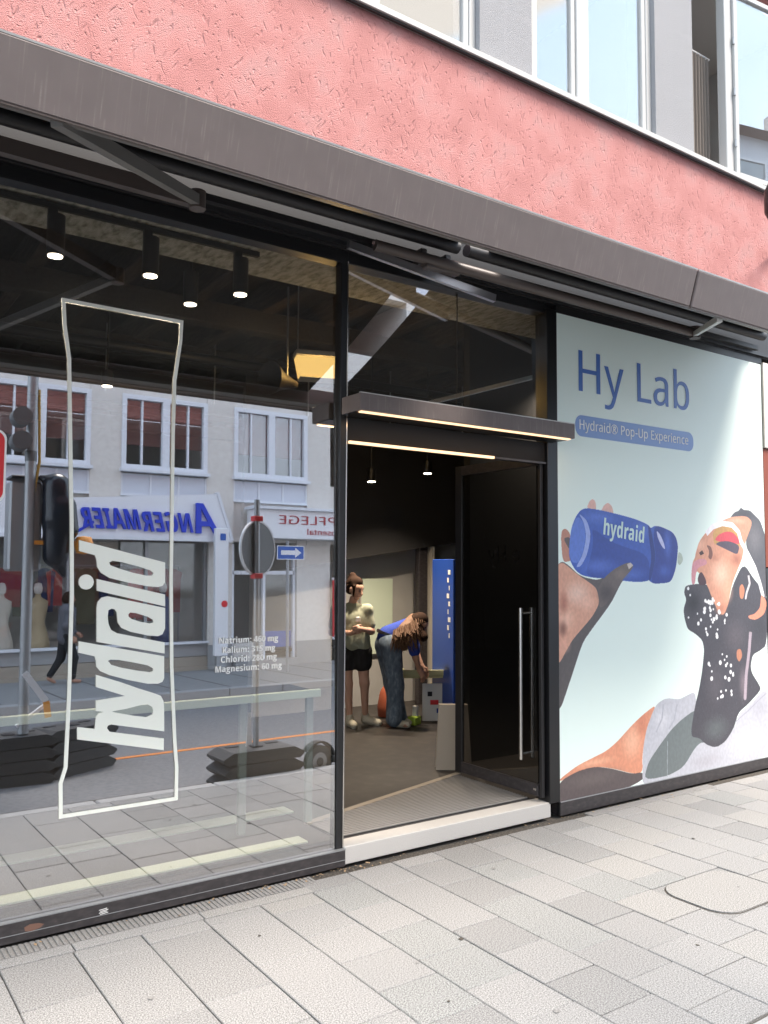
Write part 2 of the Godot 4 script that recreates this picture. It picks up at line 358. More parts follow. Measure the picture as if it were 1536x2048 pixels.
func round_rect(w: float, h: float, r: float, n := 6) -> PackedVector2Array:
	var p := PackedVector2Array()
	for k in 4:
		var o := Vector2([1, -1, -1, 1][k] * (w * 0.5 - r), [1, 1, -1, -1][k] * (h * 0.5 - r))
		for i in n + 1:
			var t := PI * 0.5 * (k + float(i) / n)
			p.append(o + Vector2(cos(t), sin(t)) * r)
	return p

func disc(r: float, n := 28) -> PackedVector2Array:
	var p := PackedVector2Array()
	for i in n:
		p.append(Vector2(cos(TAU * i / n), sin(TAU * i / n)) * r)
	return p

func text_mesh(s: String, bold := false, depth := 0.002) -> TextMesh:
	var t := TextMesh.new()
	var f := SystemFont.new()
	f.font_names = PackedStringArray(["Droid Sans"])
	f.font_weight = 700 if bold else 400
	t.font = f
	t.text = s
	t.font_size = 64
	t.pixel_size = 0.01
	t.depth = depth
	t.horizontal_alignment = HORIZONTAL_ALIGNMENT_CENTER
	t.curve_step = 2.0
	return t

func lettering(parent: Node, called: String, s: String, m: Material, centre: Vector3, width: float, height := 0.0, bold := false, turn := 0.0, depth := 0.002, shear := 0.0) -> MeshInstance3D:
	# text whose drawn box has the given width (and height), centred at a point
	var t := text_mesh(s, bold, depth)
	var bb := t.get_aabb()
	var sx := width / bb.size.x
	var sy := height / bb.size.y if height > 0.0 else sx
	var o := part(parent, called, t, m)
	var b := Basis(Vector3(sx, 0, 0), Vector3(shear * sy, sy, 0), Vector3(0, 0, 1))
	var rot := Basis(Vector3.UP, turn)
	o.transform = Transform3D(rot * b, centre - rot * b * (bb.position + bb.size * 0.5))
	return o

func lamp_spot(parent: Node, at: Vector3, energy: float, cone := 60.0, color := Color(1.0, 0.92, 0.82)) -> void:
	var l := SpotLight3D.new()
	l.name = "beam"
	l.light_color = color
	l.light_energy = energy
	l.spot_range = 14.0
	l.spot_attenuation = 2.0
	l.spot_angle = cone
	l.light_size = 0.04
	l.shadow_enabled = true
	parent.add_child(l, true)
	l.position = at
	l.rotation.x = -PI / 2

# ---------------------------------------------------------------- bodies: distance field and surface nets
func body_mesh(bones: Array, cell: float, k := 0.03) -> Mesh:
	# bones: [from, to, radius from, radius to]
	var lo := Vector3.INF
	var hi := -Vector3.INF
	for b in bones:
		var r: float = maxf(b[2], b[3]) + k + cell * 2.0
		for p in [b[0], b[1]]:
			lo = lo.min(p - Vector3.ONE * r)
			hi = hi.max(p + Vector3.ONE * r)
	var n := Vector3i(((hi - lo) / cell).ceil()) + Vector3i.ONE
	var f := PackedFloat32Array()
	f.resize(n.x * n.y * n.z)
	f.fill(9.0)
	var sx := 1
	var sy := n.x
	var sz := n.x * n.y
	for b in bones:
		var p0: Vector3 = b[0]
		var p1: Vector3 = b[1]
		var r0: float = b[2]
		var r1: float = b[3]
		var r := maxf(r0, r1) + k + cell * 2.0
		var i0 := Vector3i(((p0.min(p1) - Vector3.ONE * r - lo) / cell).floor()).clamp(Vector3i.ZERO, n - Vector3i.ONE)
		var i1 := Vector3i(((p0.max(p1) + Vector3.ONE * r - lo) / cell).ceil()).clamp(Vector3i.ZERO, n - Vector3i.ONE)
		var ax := p1 - p0
		var ll := maxf(ax.length_squared(), 1e-9)
		for z in range(i0.z, i1.z + 1):
			for y in range(i0.y, i1.y + 1):
				var at := z * sz + y * sy
				for x in range(i0.x, i1.x + 1):
					var q := lo + Vector3(x, y, z) * cell - p0
					var t := clampf(q.dot(ax) / ll, 0.0, 1.0)
					var d := (q - ax * t).length() - lerpf(r0, r1, t)
					var o := f[at + x]
					if d - o < k and o - d < k:
						var h := (k - absf(o - d)) / k
						f[at + x] = minf(o, d) - h * h * k * 0.25
					elif d < o:
						f[at + x] = d
	var vid := {}
	var verts := PackedVector3Array()
	var corner := [0, sx, sy, sx + sy, sz, sz + sx, sz + sy, sz + sx + sy]
	var edges := [[0, 1], [2, 3], [4, 5], [6, 7], [0, 2], [1, 3], [4, 6], [5, 7], [0, 4], [1, 5], [2, 6], [3, 7]]
	for z in n.z - 1:
		for y in n.y - 1:
			var row := z * sz + y * sy
			for x in n.x - 1:
				var at := row + x
				var v0 := f[at]
				if v0 > cell * 2.0:
					continue
				var mask := 0
				for e in 8:
					if f[at + corner[e]] < 0.0:
						mask |= 1 << e
				if mask == 0 or mask == 255:
					continue
				var sum := Vector3.ZERO
				var cnt := 0
				for e in edges:
					var a: int = e[0]
					var b: int = e[1]
					if (mask >> a & 1) != (mask >> b & 1):
						var fa := f[at + corner[a]]
						var fb := f[at + corner[b]]
						var pa := Vector3(a & 1, a >> 1 & 1, a >> 2 & 1)
						var pb := Vector3(b & 1, b >> 1 & 1, b >> 2 & 1)
						sum += pa.lerp(pb, fa / (fa - fb))
						cnt += 1
				vid[at] = verts.size()
				verts.append(lo + (Vector3(x, y, z) + sum / cnt) * cell)
	var index := PackedInt32Array()
	for at in vid:
		var v0: float = f[at]
		for a in 3:
			var step: int = [sx, sy, sz][a]
			var u: int = [sy, sz, sx][a]
			var w: int = [sz, sx, sy][a]
			var v1: float = f[at + step]
			if (v0 < 0.0) == (v1 < 0.0):
				continue
			if not (vid.has(at - u) and vid.has(at - w) and vid.has(at - u - w)):
				continue
			var q := [vid[at], vid[at - u], vid[at - u - w], vid[at - w]]
			if v0 < 0.0:
				index.append_array([q[0], q[1], q[2], q[0], q[2], q[3]])
			else:
				index.append_array([q[0], q[2], q[1], q[0], q[3], q[2]])
	var nor := PackedVector3Array()
	nor.resize(verts.size())
	for i in index.size() / 3:
		var a := verts[index[i * 3]]
		var g := (verts[index[i * 3 + 2]] - a).cross(verts[index[i * 3 + 1]] - a)
		for j in 3:
			nor[index[i * 3 + j]] += g
	for i in nor.size():
		nor[i] = nor[i].normalized()
	var arrays := []
	arrays.resize(Mesh.ARRAY_MAX)
	arrays[Mesh.ARRAY_VERTEX] = verts
	arrays[Mesh.ARRAY_NORMAL] = nor
	arrays[Mesh.ARRAY_INDEX] = index
	var am := ArrayMesh.new()
	am.add_surface_from_arrays(Mesh.PRIMITIVE_TRIANGLES, arrays)
	return am

# ---------------------------------------------------------------- scene
func _ready() -> void:
	var cam := Camera3D.new()
	cam.name = "camera"
	add_child(cam)
	cam.transform = Transform3D(Basis(Vector3(0.82099, 0.006269, 0.570908), Vector3(-0.043768, 0.997688, 0.051985), Vector3(-0.569262, -0.067667, 0.819366)), Vector3(0, 1.782, 4.345))
	cam.fov = 62.848
	cam.near = 0.05
	cam.far = 400.0
	cam.current = true

	var sky_material := ProceduralSkyMaterial.new()
	sky_material.sky_top_color = Color(0.67, 0.75, 0.83)
	sky_material.sky_horizon_color = Color(0.86, 0.885, 0.91)
	sky_material.sky_curve = 0.25
	sky_material.ground_bottom_color = Color(0.4, 0.39, 0.38)
	sky_material.ground_horizon_color = Color(0.6, 0.6, 0.6)
	var clouds := noise_tex(FastNoiseLite.TYPE_SIMPLEX_SMOOTH, 0.008, 9, [[0.0, Color(0, 0, 0, 0)], [0.5, Color(0.05, 0.05, 0.05, 0.2)], [0.8, Color(0.3, 0.3, 0.3, 0.6)], [1.0, Color(0.4, 0.4, 0.4, 0.8)]], 512, 5)
	sky_material.sky_cover = clouds
	sky_material.sky_cover_modulate = Color(0.4, 0.4, 0.4)
	var sky := Sky.new()
	sky.sky_material = sky_material
	var env := Environment.new()
	env.background_mode = Environment.BG_SKY
	env.sky = sky
	env.tonemap_mode = Environment.TONE_MAPPER_LINEAR
	env.tonemap_exposure = 4.9
	env.sdfgi_enabled = true
	env.ssao_enabled = true
	env.ssil_enabled = true
	var we := WorldEnvironment.new()
	we.environment = env
	add_child(we)
	var sun := DirectionalLight3D.new()
	sun.name = "sun"
	sun.light_color = Color(1.0, 0.96, 0.92)
	sun.light_energy = 0.55
	sun.light_angular_distance = 26.0
	sun.shadow_enabled = true
	add_child(sun)
	sun.look_at_from_position(Vector3(3.3, 10.0, 5.0), Vector3.ZERO)

	materials()
	street()
	shop_front()
	awnings()
	upper_floor()
	interior()
	glass_prints()
	poster()
	opposite_side()
	street_objects()
	people()
	neighbours()

func materials() -> void:
	# pink rough plaster
	var pink := textured("pink_plaster", noise_tex(FastNoiseLite.TYPE_SIMPLEX, 0.01, 3, [[0.0, c(0.42, 0.175, 0.162)], [0.4, c(0.46, 0.2, 0.186)], [0.6, c(0.485, 0.22, 0.205)], [1.0, c(0.455, 0.235, 0.222)]], 512, 5), Vector3(0.4, 0.4, 0.4), 0.92)
	relief(pink, plaster_height(1024), 1.9)
	# grey roughcast piers
	var grey := textured("grey_plaster", noise_tex(FastNoiseLite.TYPE_SIMPLEX, 0.12, 5, [[0.0, c(0.21, 0.21, 0.22)], [0.5, c(0.30, 0.30, 0.31)], [1.0, c(0.37, 0.37, 0.38)]], 512, 3), Vector3(1.6, 1.6, 1.6), 0.92)
	relief(grey, noise_tex(FastNoiseLite.TYPE_SIMPLEX, 0.15, 8, [], 512, 3), 0.5)
	mat("white_frame", c(0.46, 0.455, 0.44), 0.4)
	mat("white_sill", c(0.45, 0.44, 0.42), 0.5)
	# metals
	mat("black_metal", c(0.012, 0.012, 0.013), 0.42)
	mat("lintel_metal", c(0.02, 0.019, 0.02), 0.5)
	var dark := textured("base_metal", noise_tex(FastNoiseLite.TYPE_SIMPLEX, 0.03, 15, [[0.0, c(0.030, 0.026, 0.028)], [0.6, c(0.045, 0.040, 0.042)], [0.86, c(0.06, 0.052, 0.052)], [1.0, c(0.11, 0.09, 0.08)]], 512, 6), Vector3(0.8, 1.6, 0.8), 0.42)
	dark.metallic_specular = 0.5
	mat("jamb_metal", c(0.008, 0.008, 0.009), 0.3)
	mat("steel", c(0.62, 0.60, 0.57), 0.22, 1.0)
	mat("galvanised", c(0.36, 0.37, 0.38), 0.45, 0.6)
	mat("silver_arm", c(0.50, 0.50, 0.52), 0.3, 0.9)
	mat("arm_grey", c(0.17, 0.165, 0.155), 0.45, 0.2)
	mat("arm_brown", c(0.085, 0.068, 0.06), 0.4)
	mat("rubber", c(0.04, 0.041, 0.043), 0.5)
	# awning
	var fas := textured("front_bar_paint", streaks(512), Vector3(0.75, 0.75, 0.75), 0.5)
	fas.metallic_specular = 0.45
	mat("awning_cloth", c(0.022, 0.021, 0.02), 0.9)
	mat("bar_trim", c(0.62, 0.60, 0.56), 0.3, 0.7)
	# stones
	var tones := [[0.245, 0.241, 0.238], [0.26, 0.256, 0.252], [0.272, 0.267, 0.263], [0.23, 0.227, 0.224], [0.254, 0.256, 0.251], [0.272, 0.265, 0.255]]
	for i in tones.size():
		var t: Array = tones[i]
		var deep := 0.52 if i == 4 else 0.72
		var st := textured("paver_stone_%d" % i, noise_tex(FastNoiseLite.TYPE_SIMPLEX, 0.16, 20 + i, [[0.22, c(t[0] * deep * 0.75, t[1] * deep * 0.75, t[2] * deep * 0.75)], [0.42, c(t[0] * 0.9, t[1] * 0.9, t[2] * 0.9)], [0.56, c(t[0] * 1.05, t[1] * 1.05, t[2] * 1.05)], [0.75, c(t[0] * 1.4, t[1] * 1.4, t[2] * 1.38)]], 512, 3), Vector3(1.25, 1.25, 1.25), 0.9)
		st.uv1_offset = Vector3(i * 0.31, 0, i * 0.17)
		relief(st, noise_tex(FastNoiseLite.TYPE_SIMPLEX, 0.2, 40 + i, [], 512, 3), 0.12)
	mat("joint_sand", c(0.10, 0.09, 0.08), 0.95)
	textured("dirt", noise_tex(FastNoiseLite.TYPE_SIMPLEX, 0.06, 31, [[0.0, c(0.03, 0.025, 0.02)], [0.6, c(0.07, 0.06, 0.05)], [1.0, c(0.16, 0.14, 0.11)]], 256, 4), Vector3(3, 3, 3), 0.95)
	textured("drain_grey", noise_tex(FastNoiseLite.TYPE_SIMPLEX, 0.08, 33, [[0.0, c(0.16, 0.155, 0.15)], [1.0, c(0.30, 0.29, 0.28)]], 256, 4), Vector3(3, 3, 3), 0.9)
	textured("step_stone", noise_tex(FastNoiseLite.TYPE_SIMPLEX, 0.2, 35, [[0.0, c(0.42, 0.405, 0.385)], [0.5, c(0.51, 0.49, 0.465)], [1.0, c(0.57, 0.55, 0.525)]], 512, 4), Vector3(1.4, 1.4, 1.4), 0.75)
	textured("kerb_stone", noise_tex(FastNoiseLite.TYPE_SIMPLEX, 0.2, 36, [[0.0, c(0.25, 0.25, 0.25)], [1.0, c(0.46, 0.45, 0.44)]], 256, 4), Vector3(2, 2, 2), 0.85)
	textured("asphalt", noise_tex(FastNoiseLite.TYPE_SIMPLEX, 0.05, 37, [[0.0, c(0.13, 0.13, 0.135)], [0.5, c(0.175, 0.175, 0.18)], [1.0, c(0.215, 0.213, 0.215)]], 512, 6), Vector3(0.5, 0.5, 0.5), 0.85)
	textured("asphalt_dark", noise_tex(FastNoiseLite.TYPE_SIMPLEX, 0.05, 38, [[0.0, c(0.03, 0.027, 0.024)], [1.0, c(0.07, 0.062, 0.055)]], 256, 5), Vector3(0.7, 0.7, 0.7), 0.85)
	mat("orange_paint", c(0.72, 0.24, 0.05), 0.7)
	# inside
	textured("concrete_soffit", noise_tex(FastNoiseLite.TYPE_SIMPLEX, 0.025, 51, [[0.0, c(0.2, 0.195, 0.16)], [0.4, c(0.44, 0.43, 0.37)], [0.7, c(0.56, 0.55, 0.48)], [1.0, c(0.66, 0.65, 0.57)]], 512, 6), Vector3(1.2, 1.2, 0.5), 0.95)
	textured("ceiling_boards", noise_tex(FastNoiseLite.TYPE_SIMPLEX, 0.03, 53, [[0.0, c(0.018, 0.015, 0.012)], [1.0, c(0.045, 0.037, 0.03)]], 512, 5), Vector3(1.4, 1.4, 0.25), 0.9)
	textured("beam_wood", noise_tex(FastNoiseLite.TYPE_SIMPLEX, 0.03, 55, [[0.0, c(0.03, 0.023, 0.018)], [1.0, c(0.085, 0.065, 0.05)]], 512, 5), Vector3(1.4, 1.4, 0.2), 0.9)
	mat("black_wall", c(0.012, 0.012, 0.013), 0.85)
	mat("black_bulkhead", c(0.026, 0.025, 0.025), 0.9)
	textured("beige_wall", noise_tex(FastNoiseLite.TYPE_SIMPLEX, 0.01, 57, [[0.0, c(0.36, 0.35, 0.33)], [1.0, c(0.41, 0.40, 0.38)]], 256, 4), Vector3(0.6, 0.6, 0.6), 0.85)
	textured("brown_floor", noise_tex(FastNoiseLite.TYPE_SIMPLEX, 0.02, 59, [[0.0, c(0.022, 0.019, 0.017)], [0.6, c(0.033, 0.028, 0.025)], [1.0, c(0.05, 0.043, 0.038)]], 512, 6), Vector3(0.5, 0.5, 0.5), 0.5)
	mat("mat_bar", c(0.30, 0.29, 0.28), 0.45, 0.5)
	mat("mat_bed", c(0.05, 0.048, 0.046), 0.9)
	mat("pale_green", c(0.56, 0.64, 0.51), 0.6)
	mat("leg_green", c(0.2, 0.225, 0.19), 0.6)
	mat("logo_cream", c(0.90, 0.91, 0.82), 0.5)
	mat("logo_white", c(0.85, 0.85, 0.83), 0.5)
	mat("post_light", c(0.45, 0.42, 0.36), 0.6)
	mat("cooler_blue", c(0.012, 0.05, 0.26), 0.4)
	mat("cooler_dark", c(0.012, 0.013, 0.018), 0.35)
	mat("board_beige", c(0.36, 0.31, 0.25), 0.7)
	mat("crate_yellow", c(0.52, 0.50, 0.26), 0.6)
	mat("print_white", c(0.62, 0.60, 0.56), 0.6)
	glow("spot_glow", Color(1.0, 0.93, 0.82), 5.0)
	glow("strip_glow", Color(1.0, 0.82, 0.64), 0.34)
	glow("warm_glow", Color(1.0, 0.82, 0.48), 0.32)
	# glass: a clear sheet and the metal coating that solar control glazing carries
	var g := mat("clear_glass", Color(0.85, 0.9, 0.88, 0.004), 0.0)
	g.transparency = BaseMaterial3D.TRANSPARENCY_ALPHA
	coating("shop_coating", 0.46, Color(0.97, 0.98, 1.0))
	coating("upper_coating", 0.25, Color(0.97, 0.99, 1.0))
	coating("far_coating", 0.16, Color(0.97, 0.98, 1.0))
	var dg := mat("door_glass", Color(0.02, 0.025, 0.025, 0.35), 0.02)
	dg.transparency = BaseMaterial3D.TRANSPARENCY_ALPHA
	# opposite side
	textured("far_wall", noise_tex(FastNoiseLite.TYPE_SIMPLEX, 0.03, 61, [[0.0, c(0.66, 0.615, 0.565)], [1.0, c(0.74, 0.695, 0.64)]], 256, 4), Vector3(0.8, 0.8, 0.8), 0.9)
	mat("far_frame", c(0.74, 0.75, 0.79), 0.5)
	mat("far_panel", c(0.62, 0.64, 0.70), 0.5)
	mat("far_room", c(0.42, 0.40, 0.37), 0.9)
	mat("far_pane", c(0.3, 0.32, 0.34), 0.05, 0.5)
	mat("far_blind", c(0.20, 0.085, 0.07), 0.9)
	mat("sign_white", c(0.80, 0.80, 0.82), 0.45)
	mat("sign_blue", c(0.02, 0.05, 0.55), 0.45)
	mat("sign_red", c(0.42, 0.05, 0.06), 0.5)
	mat("bright_red", c(0.66, 0.03, 0.035), 0.45)
	mat("traffic_blue", c(0.02, 0.10, 0.42), 0.4)
	mat("sign_back", c(0.16, 0.165, 0.17), 0.5, 0.4)
	mat("bag_black", c(0.012, 0.016, 0.026), 0.22)
	mat("amber", c(0.85, 0.36, 0.06), 0.3)
	mat("yellow_cable", c(0.55, 0.36, 0.08), 0.5)
	textured("roof_tile", noise_tex(FastNoiseLite.TYPE_SIMPLEX, 0.05, 63, [[0.0, c(0.16, 0.08, 0.06)], [1.0, c(0.24, 0.13, 0.10)]], 256, 4), Vector3(1, 1, 1), 0.9)
	# people
	for e in [["khaki_cloth", c(0.27, 0.28, 0.205)], ["blue_cloth", c(0.015, 0.04, 0.26)], ["black_cloth", c(0.012, 0.012, 0.014)], ["grey_cloth", c(0.10, 0.10, 0.115)]]:
		folds(mat(e[0], e[1], 0.9))
	mat("skin", c(0.42, 0.23, 0.155), 0.55)
	mat("skin_pale", c(0.48, 0.28, 0.2), 0.55)
	mat("hair_dark", c(0.03, 0.017, 0.012), 0.85).metallic_specular = 0.2
	textured("hair_brown", noise_tex(FastNoiseLite.TYPE_SIMPLEX, 0.08, 71, [[0.0, c(0.07, 0.035, 0.018)], [1.0, c(0.21, 0.11, 0.06)]], 256, 4), Vector3(9, 2.5, 9), 0.75, 0.0, false)
	textured("denim", noise_tex(FastNoiseLite.TYPE_SIMPLEX, 0.03, 73, [[0.0, c(0.06, 0.085, 0.12)], [0.6, c(0.12, 0.16, 0.21)], [1.0, c(0.24, 0.29, 0.34)]], 256, 5), Vector3(3, 1.5, 3), 0.9, 0.0, false)
	folds(M.denim)
	mat("shoe_pale", c(0.46, 0.43, 0.34), 0.7)
	mat("eye_dark", c(0.02, 0.014, 0.012), 0.3)
	mat("lip", c(0.36, 0.13, 0.11), 0.5)

func folds(m: StandardMaterial3D) -> void:
	# creases of worn cloth
	if not M.has("crease_map"):
		M["crease_map"] = noise_tex(FastNoiseLite.TYPE_SIMPLEX, 0.018, 77, [], 256, 3, true, 5.0)
	m.normal_enabled = true
	m.normal_texture = M["crease_map"]
	m.normal_scale = 0.45
	m.uv1_triplanar = true
	m.uv1_scale = Vector3(2.2, 1.0, 2.2)

func coating(key: String, share: float, tint: Color) -> void:
	var im := Image.create(4, 4, false, Image.FORMAT_RGBA8)
	im.fill(Color.WHITE)
	var m := mat(key, Color(tint.r, tint.g, tint.b, share), 0.0, 1.0)
	m.albedo_texture = ImageTexture.create_from_image(im)
	m.transparency = BaseMaterial3D.TRANSPARENCY_ALPHA

func plaster_height(n: int) -> ImageTexture:
	# rough render dragged by a float: a grain of small stones and short upright furrows
	var rng := RandomNumberGenerator.new()
	rng.seed = 4
	var a := FastNoiseLite.new()
	a.noise_type = FastNoiseLite.TYPE_SIMPLEX
	a.frequency = 0.33
	a.fractal_octaves = 2
	a.seed = 2
	var im := a.get_seamless_image(n, n)
	im.convert(Image.FORMAT_RGB8)
	im.adjust_bcs(1.15, 0.34, 1.0)
	for k in 2400:
		var x := rng.randf() * n
		var y := rng.randf() * n
		var lean := rng.randf_range(-0.7, 0.5)
		var length := int(pow(rng.randf(), 2.2) * 30.0) + 4
		var w := rng.randf_range(0.8, 2.6)
		var deep := rng.randf_range(0.3, 1.0)
		for s in length:
			lean += rng.randf_range(-0.25, 0.25)
			x += clampf(lean, -1.2, 1.2) * 0.6
			y += 1.0
			var taper := sin(PI * (s + 1.0) / (length + 1.0))
			var r := int(ceil(w * taper))
			for dx in range(-r, r + 1):
				var px := posmod(int(x) + dx, n)
				var py := posmod(int(y), n)
				var v := im.get_pixel(px, py).r * (1.0 - deep * taper * (1.0 - absf(dx) / (r + 1.0)))
				im.set_pixel(px, py, Color(v, v, v))
	return ImageTexture.create_from_image(im)

func streaks(n: int) -> ImageTexture:
	# brown-grey paint with pale runs of dried rain water
	var rng := RandomNumberGenerator.new()
	rng.seed = 12
	var a := FastNoiseLite.new()
	a.frequency = 0.02
	a.seed = 6
	var im := a.get_seamless_image(n, n)
	im.convert(Image.FORMAT_RGB8)
	var base := Color(0.155, 0.128, 0.121)
	for y in n:
		for x in n:
			var v := 0.92 + 0.16 * im.get_pixel(x, y).r
			im.set_pixel(x, y, Color(base.r * v, base.g * v, base.b * v).linear_to_srgb())
	for k in 700:
		var x := rng.randi_range(0, n - 1)
		var y0 := rng.randi_range(0, n - 1)
		var length := int(rng.randf_range(12, 70))
		var s := rng.randf_range(0.04, 0.26) * (2.0 if rng.randf() < 0.06 else 1.0)
		for j in length:
			var p := posmod(y0 + j, n)
			var fade := s * sin(PI * float(j) / length) * rng.randf_range(0.6, 1.0)
			for dx in (2 if k % 5 == 0 else 1):
				var px := posmod(x + dx, n)
				im.set_pixel(px, p, im.get_pixel(px, p).lerp(c(0.62, 0.57, 0.5), fade))
	return ImageTexture.create_from_image(im)

# ---------------------------------------------------------------- ground
func street() -> void:
	var rng := RandomNumberGenerator.new()
	rng.seed = 7
	var road := setting("road")
	part(road, "asphalt", box(60, 0.2, 8.2), M.asphalt, Vector3(5, -0.22, 6.4))
	for e in [[-6.0, 6.0], [6.15, 14.0]]:
		part(road, "lane_line", box(e[1] - e[0], 0.004, 0.09), M.orange_paint, Vector3((e[0] + e[1]) * 0.5, -0.118, 4.55), Vector3(0, -0.02, 0))
	part(road, "gutter_strip", box(40, 0.004, 0.45), M.asphalt_dark, Vector3(5, -0.118, 2.75))
	var pavement := setting("pavement")
	part(pavement, "joint_bed", box(40, 0.2, 2.5), M.joint_sand, Vector3(5, -0.112, 1.15))
	for i in 30:
		part(pavement, "kerbstone", box(0.99, 0.26, 0.14, 0.012), M.kerb_stone, Vector3(-9.5 + i, -0.131, 2.42))
	var cross := {0: [0.75, 1.4, 2.05], 1: [0.33, 0.98, 1.63], 2: [0.66, 1.31, 1.96], 3: [0.36, 1.02, 1.67], 4: [0.35, 1.0, 1.34, 1.99], 5: [0.31, 0.84, 1.49, 2.13], 6: [0.38, 0.7, 1.02, 1.33, 1.64, 1.97], 7: [0.22, 0.55, 0.86, 1.19, 1.52, 1.84, 2.15], 8: [0.38, 1.04, 1.35, 1.67, 1.98], 9: [0.21, 0.55, 0.88, 1.53, 1.85, 2.15], 10: [0.42, 0.73, 1.06, 1.38, 1.71, 2.01], 11: [0.23, 0.56, 0.9, 1.24, 1.56, 1.87, 2.2], 12: [0.4, 0.74, 1.09, 1.24, 1.72, 2.05], 13: [0.26, 0.58, 0.92, 1.24, 1.72, 2.04], 14: [0.41, 0.76, 1.1, 1.42, 1.75, 2.08], 15: [0.25, 0.59, 0.93, 1.26, 1.92], 16: [0.44, 0.77, 1.1, 1.43, 1.76, 2.09], 17: [0.3, 0.63, 0.96, 1.3, 1.95]}
	var shade := {}
	for i in range(-4, 30):
		var x0 := 0.16 + 0.3195 * i
		var x1 := x0 + 0.3195
		var z := 0.225 if i < 7 else 0.075
		var ends: Array = cross.get(i, [])
		if ends.is_empty():
			var q := 0.2 + rng.randf() * 0.3
			while q < 2.2:
				ends.append(q)
				q += 0.33 if rng.randf() < 0.8 else 0.65
		var list := ends.duplicate()
		list.append(2.345)
		for e in list:
			if e - z < 0.03:
				continue
			if not ((i == 12 or i == 13) and z > 1.2 and z < 1.5):
				var kind: int = [0, 1, 1, 2, 2, 3, 4, 5][rng.randi() % 8]
				if i < 6:
					kind = [1, 1, 2, 2, 0][rng.randi() % 5]
				if (i == 11 and absf(z - 0.9) < 0.02) or (i == 9 and absf(z - 0.88) < 0.02) or (i == 7 and absf(z - 0.86) < 0.02) or (i == 7 and absf(z - 1.19) < 0.02) or (i == 6 and absf(z - 1.33) < 0.02):
					kind = 4
				if i > 13 and z < 0.7 and rng.randf() < 0.5:
					kind = 5
				var gap := rng.randf_range(0.004, 0.007)
				part(pavement, "paver", box(snappedf(x1 - x0 - gap, 0.001), 0.06, snappedf(e - z - gap, 0.001), 0.0035), M["paver_stone_%d" % kind], Vector3((x0 + x1) * 0.5, -0.03 + rng.randf_range(-0.0015, 0.0015), (z + e) * 0.5), Vector3(rng.randf_range(-0.003, 0.003), rng.randf_range(-0.004, 0.004), rng.randf_range(-0.003, 0.003)))
			z = e
	# inspection cover filled with the same stone, in a bed of mortar
	part(pavement, "cover_bed", box(0.632, 0.05, 0.474), M.paver_stone_3, Vector3(4.313, -0.031, 1.48))
	part(pavement, "cover_slab", slab(round_rect(0.60, 0.45, 0.14, 7), -0.03, 0.03), M.paver_stone_5, Vector3(4.315, -0.0285, 1.48), Vector3(-PI / 2, 0, 0))
	part(pavement, "cover_ring", slab(with_hole(round_rect(0.616, 0.464, 0.145, 7), round_rect(0.602, 0.452, 0.14, 7)), -0.02, 0.02), M.dirt, Vector3(4.315, -0.0245, 1.48), Vector3(-PI / 2, 0, 0))
	for k in 16:
		var sp := PackedVector2Array()
		var r0 := rng.randf_range(0.006, 0.016)
		for j in 9:
			sp.append(Vector2(cos(TAU * j / 9), sin(TAU * j / 9)) * r0 * rng.randf_range(0.7, 1.15))
		part(pavement, "gum_spot", slab(sp, 0.0, 0.0012), M.drain_grey if k % 3 else M.dirt, Vector3(rng.randf_range(1.2, 5.6), 0.0025, rng.randf_range(0.4, 1.9)), Vector3(-PI / 2, 0, 0))
	# narrow edge course and the ribbed drain along the shop
	for i in 14:
		part(pavement, "edge_stone", box(0.6345, 0.06, 0.082, 0.003), M["paver_stone_%d" % [5, 2, 1][i % 3]], Vector3(2.09 - 0.639 * i, -0.029, 0.178))
	part(pavement, "drain_channel", box(12.0, 0.03, 0.125), M.drain_grey, Vector3(-3.5, -0.0175, 0.068))
	for i in 130:
		part(pavement, "drain_rib", box(0.018, 0.008, 0.118, 0.002), M.drain_grey, Vector3(2.49 - 0.026 * i, -0.0015, 0.069))
	part(pavement, "drain_cover", box(1.5, 0.03, 0.085, 0.003), M.drain_grey, Vector3(5.55, -0.01, 0.075))
	part(pavement, "dirt_gap", box(14.0, 0.02, 0.07), M.dirt, Vector3(5.6, -0.016, 0.035))
	# old leaves and crumbs in the gap below the base
	var debris := MeshInstance3D.new()
	debris.name = "leaf_litter"
	var st := flat_tool()
	for k in 120:
		var x := rng.randf_range(0.6, 6.5)
		if rng.randf() < 0.3:
			x = rng.randf_range(2.2, 2.9)
		var z := 0.012 + absf(rng.randfn(0.0, 0.045))
		var r := rng.randf_range(0.004, 0.013)
		var t := rng.randf() * TAU
		var p := Vector3(x, 0.004 + r * 0.4, z)
		var u := Vector3(cos(t), 0.2, sin(t)) * r
		var w := Vector3(-sin(t), rng.randf_range(0.1, 0.5), cos(t)) * r * 0.6
		quad(st, p - u, p + w, p + u, p - w, p - Vector3.UP)
	debris.mesh = done(st)
	debris.material_override = mat("litter", c(0.32, 0.22, 0.13), 0.9)
	debris.set_meta("kind", "stuff")
	add_child(debris)
	tag(debris, "dry leaf crumbs in the gap below the dark window base", "litter")
	var far := setting("far_pavement")
	part(far, "slabs", box(50, 0.3, 3.4), M.paver_stone_0, Vector3(5, -0.15, 10.6))
	for i in 26:
		part(far, "kerbstone", box(0.99, 0.3, 0.16, 0.012), M.kerb_stone, Vector3(-6.5 + i, -0.146, 8.81))
	for i in 18:
		part(far, "joint", box(0.02, 0.004, 3.2), M.joint_sand, Vector3(-2 + i * 0.9, 0.002, 10.5))
	var ground := setting("ground")
	part(ground, "sheet", box(300, 0.1, 300), M.asphalt, Vector3(0, -0.5, 0))

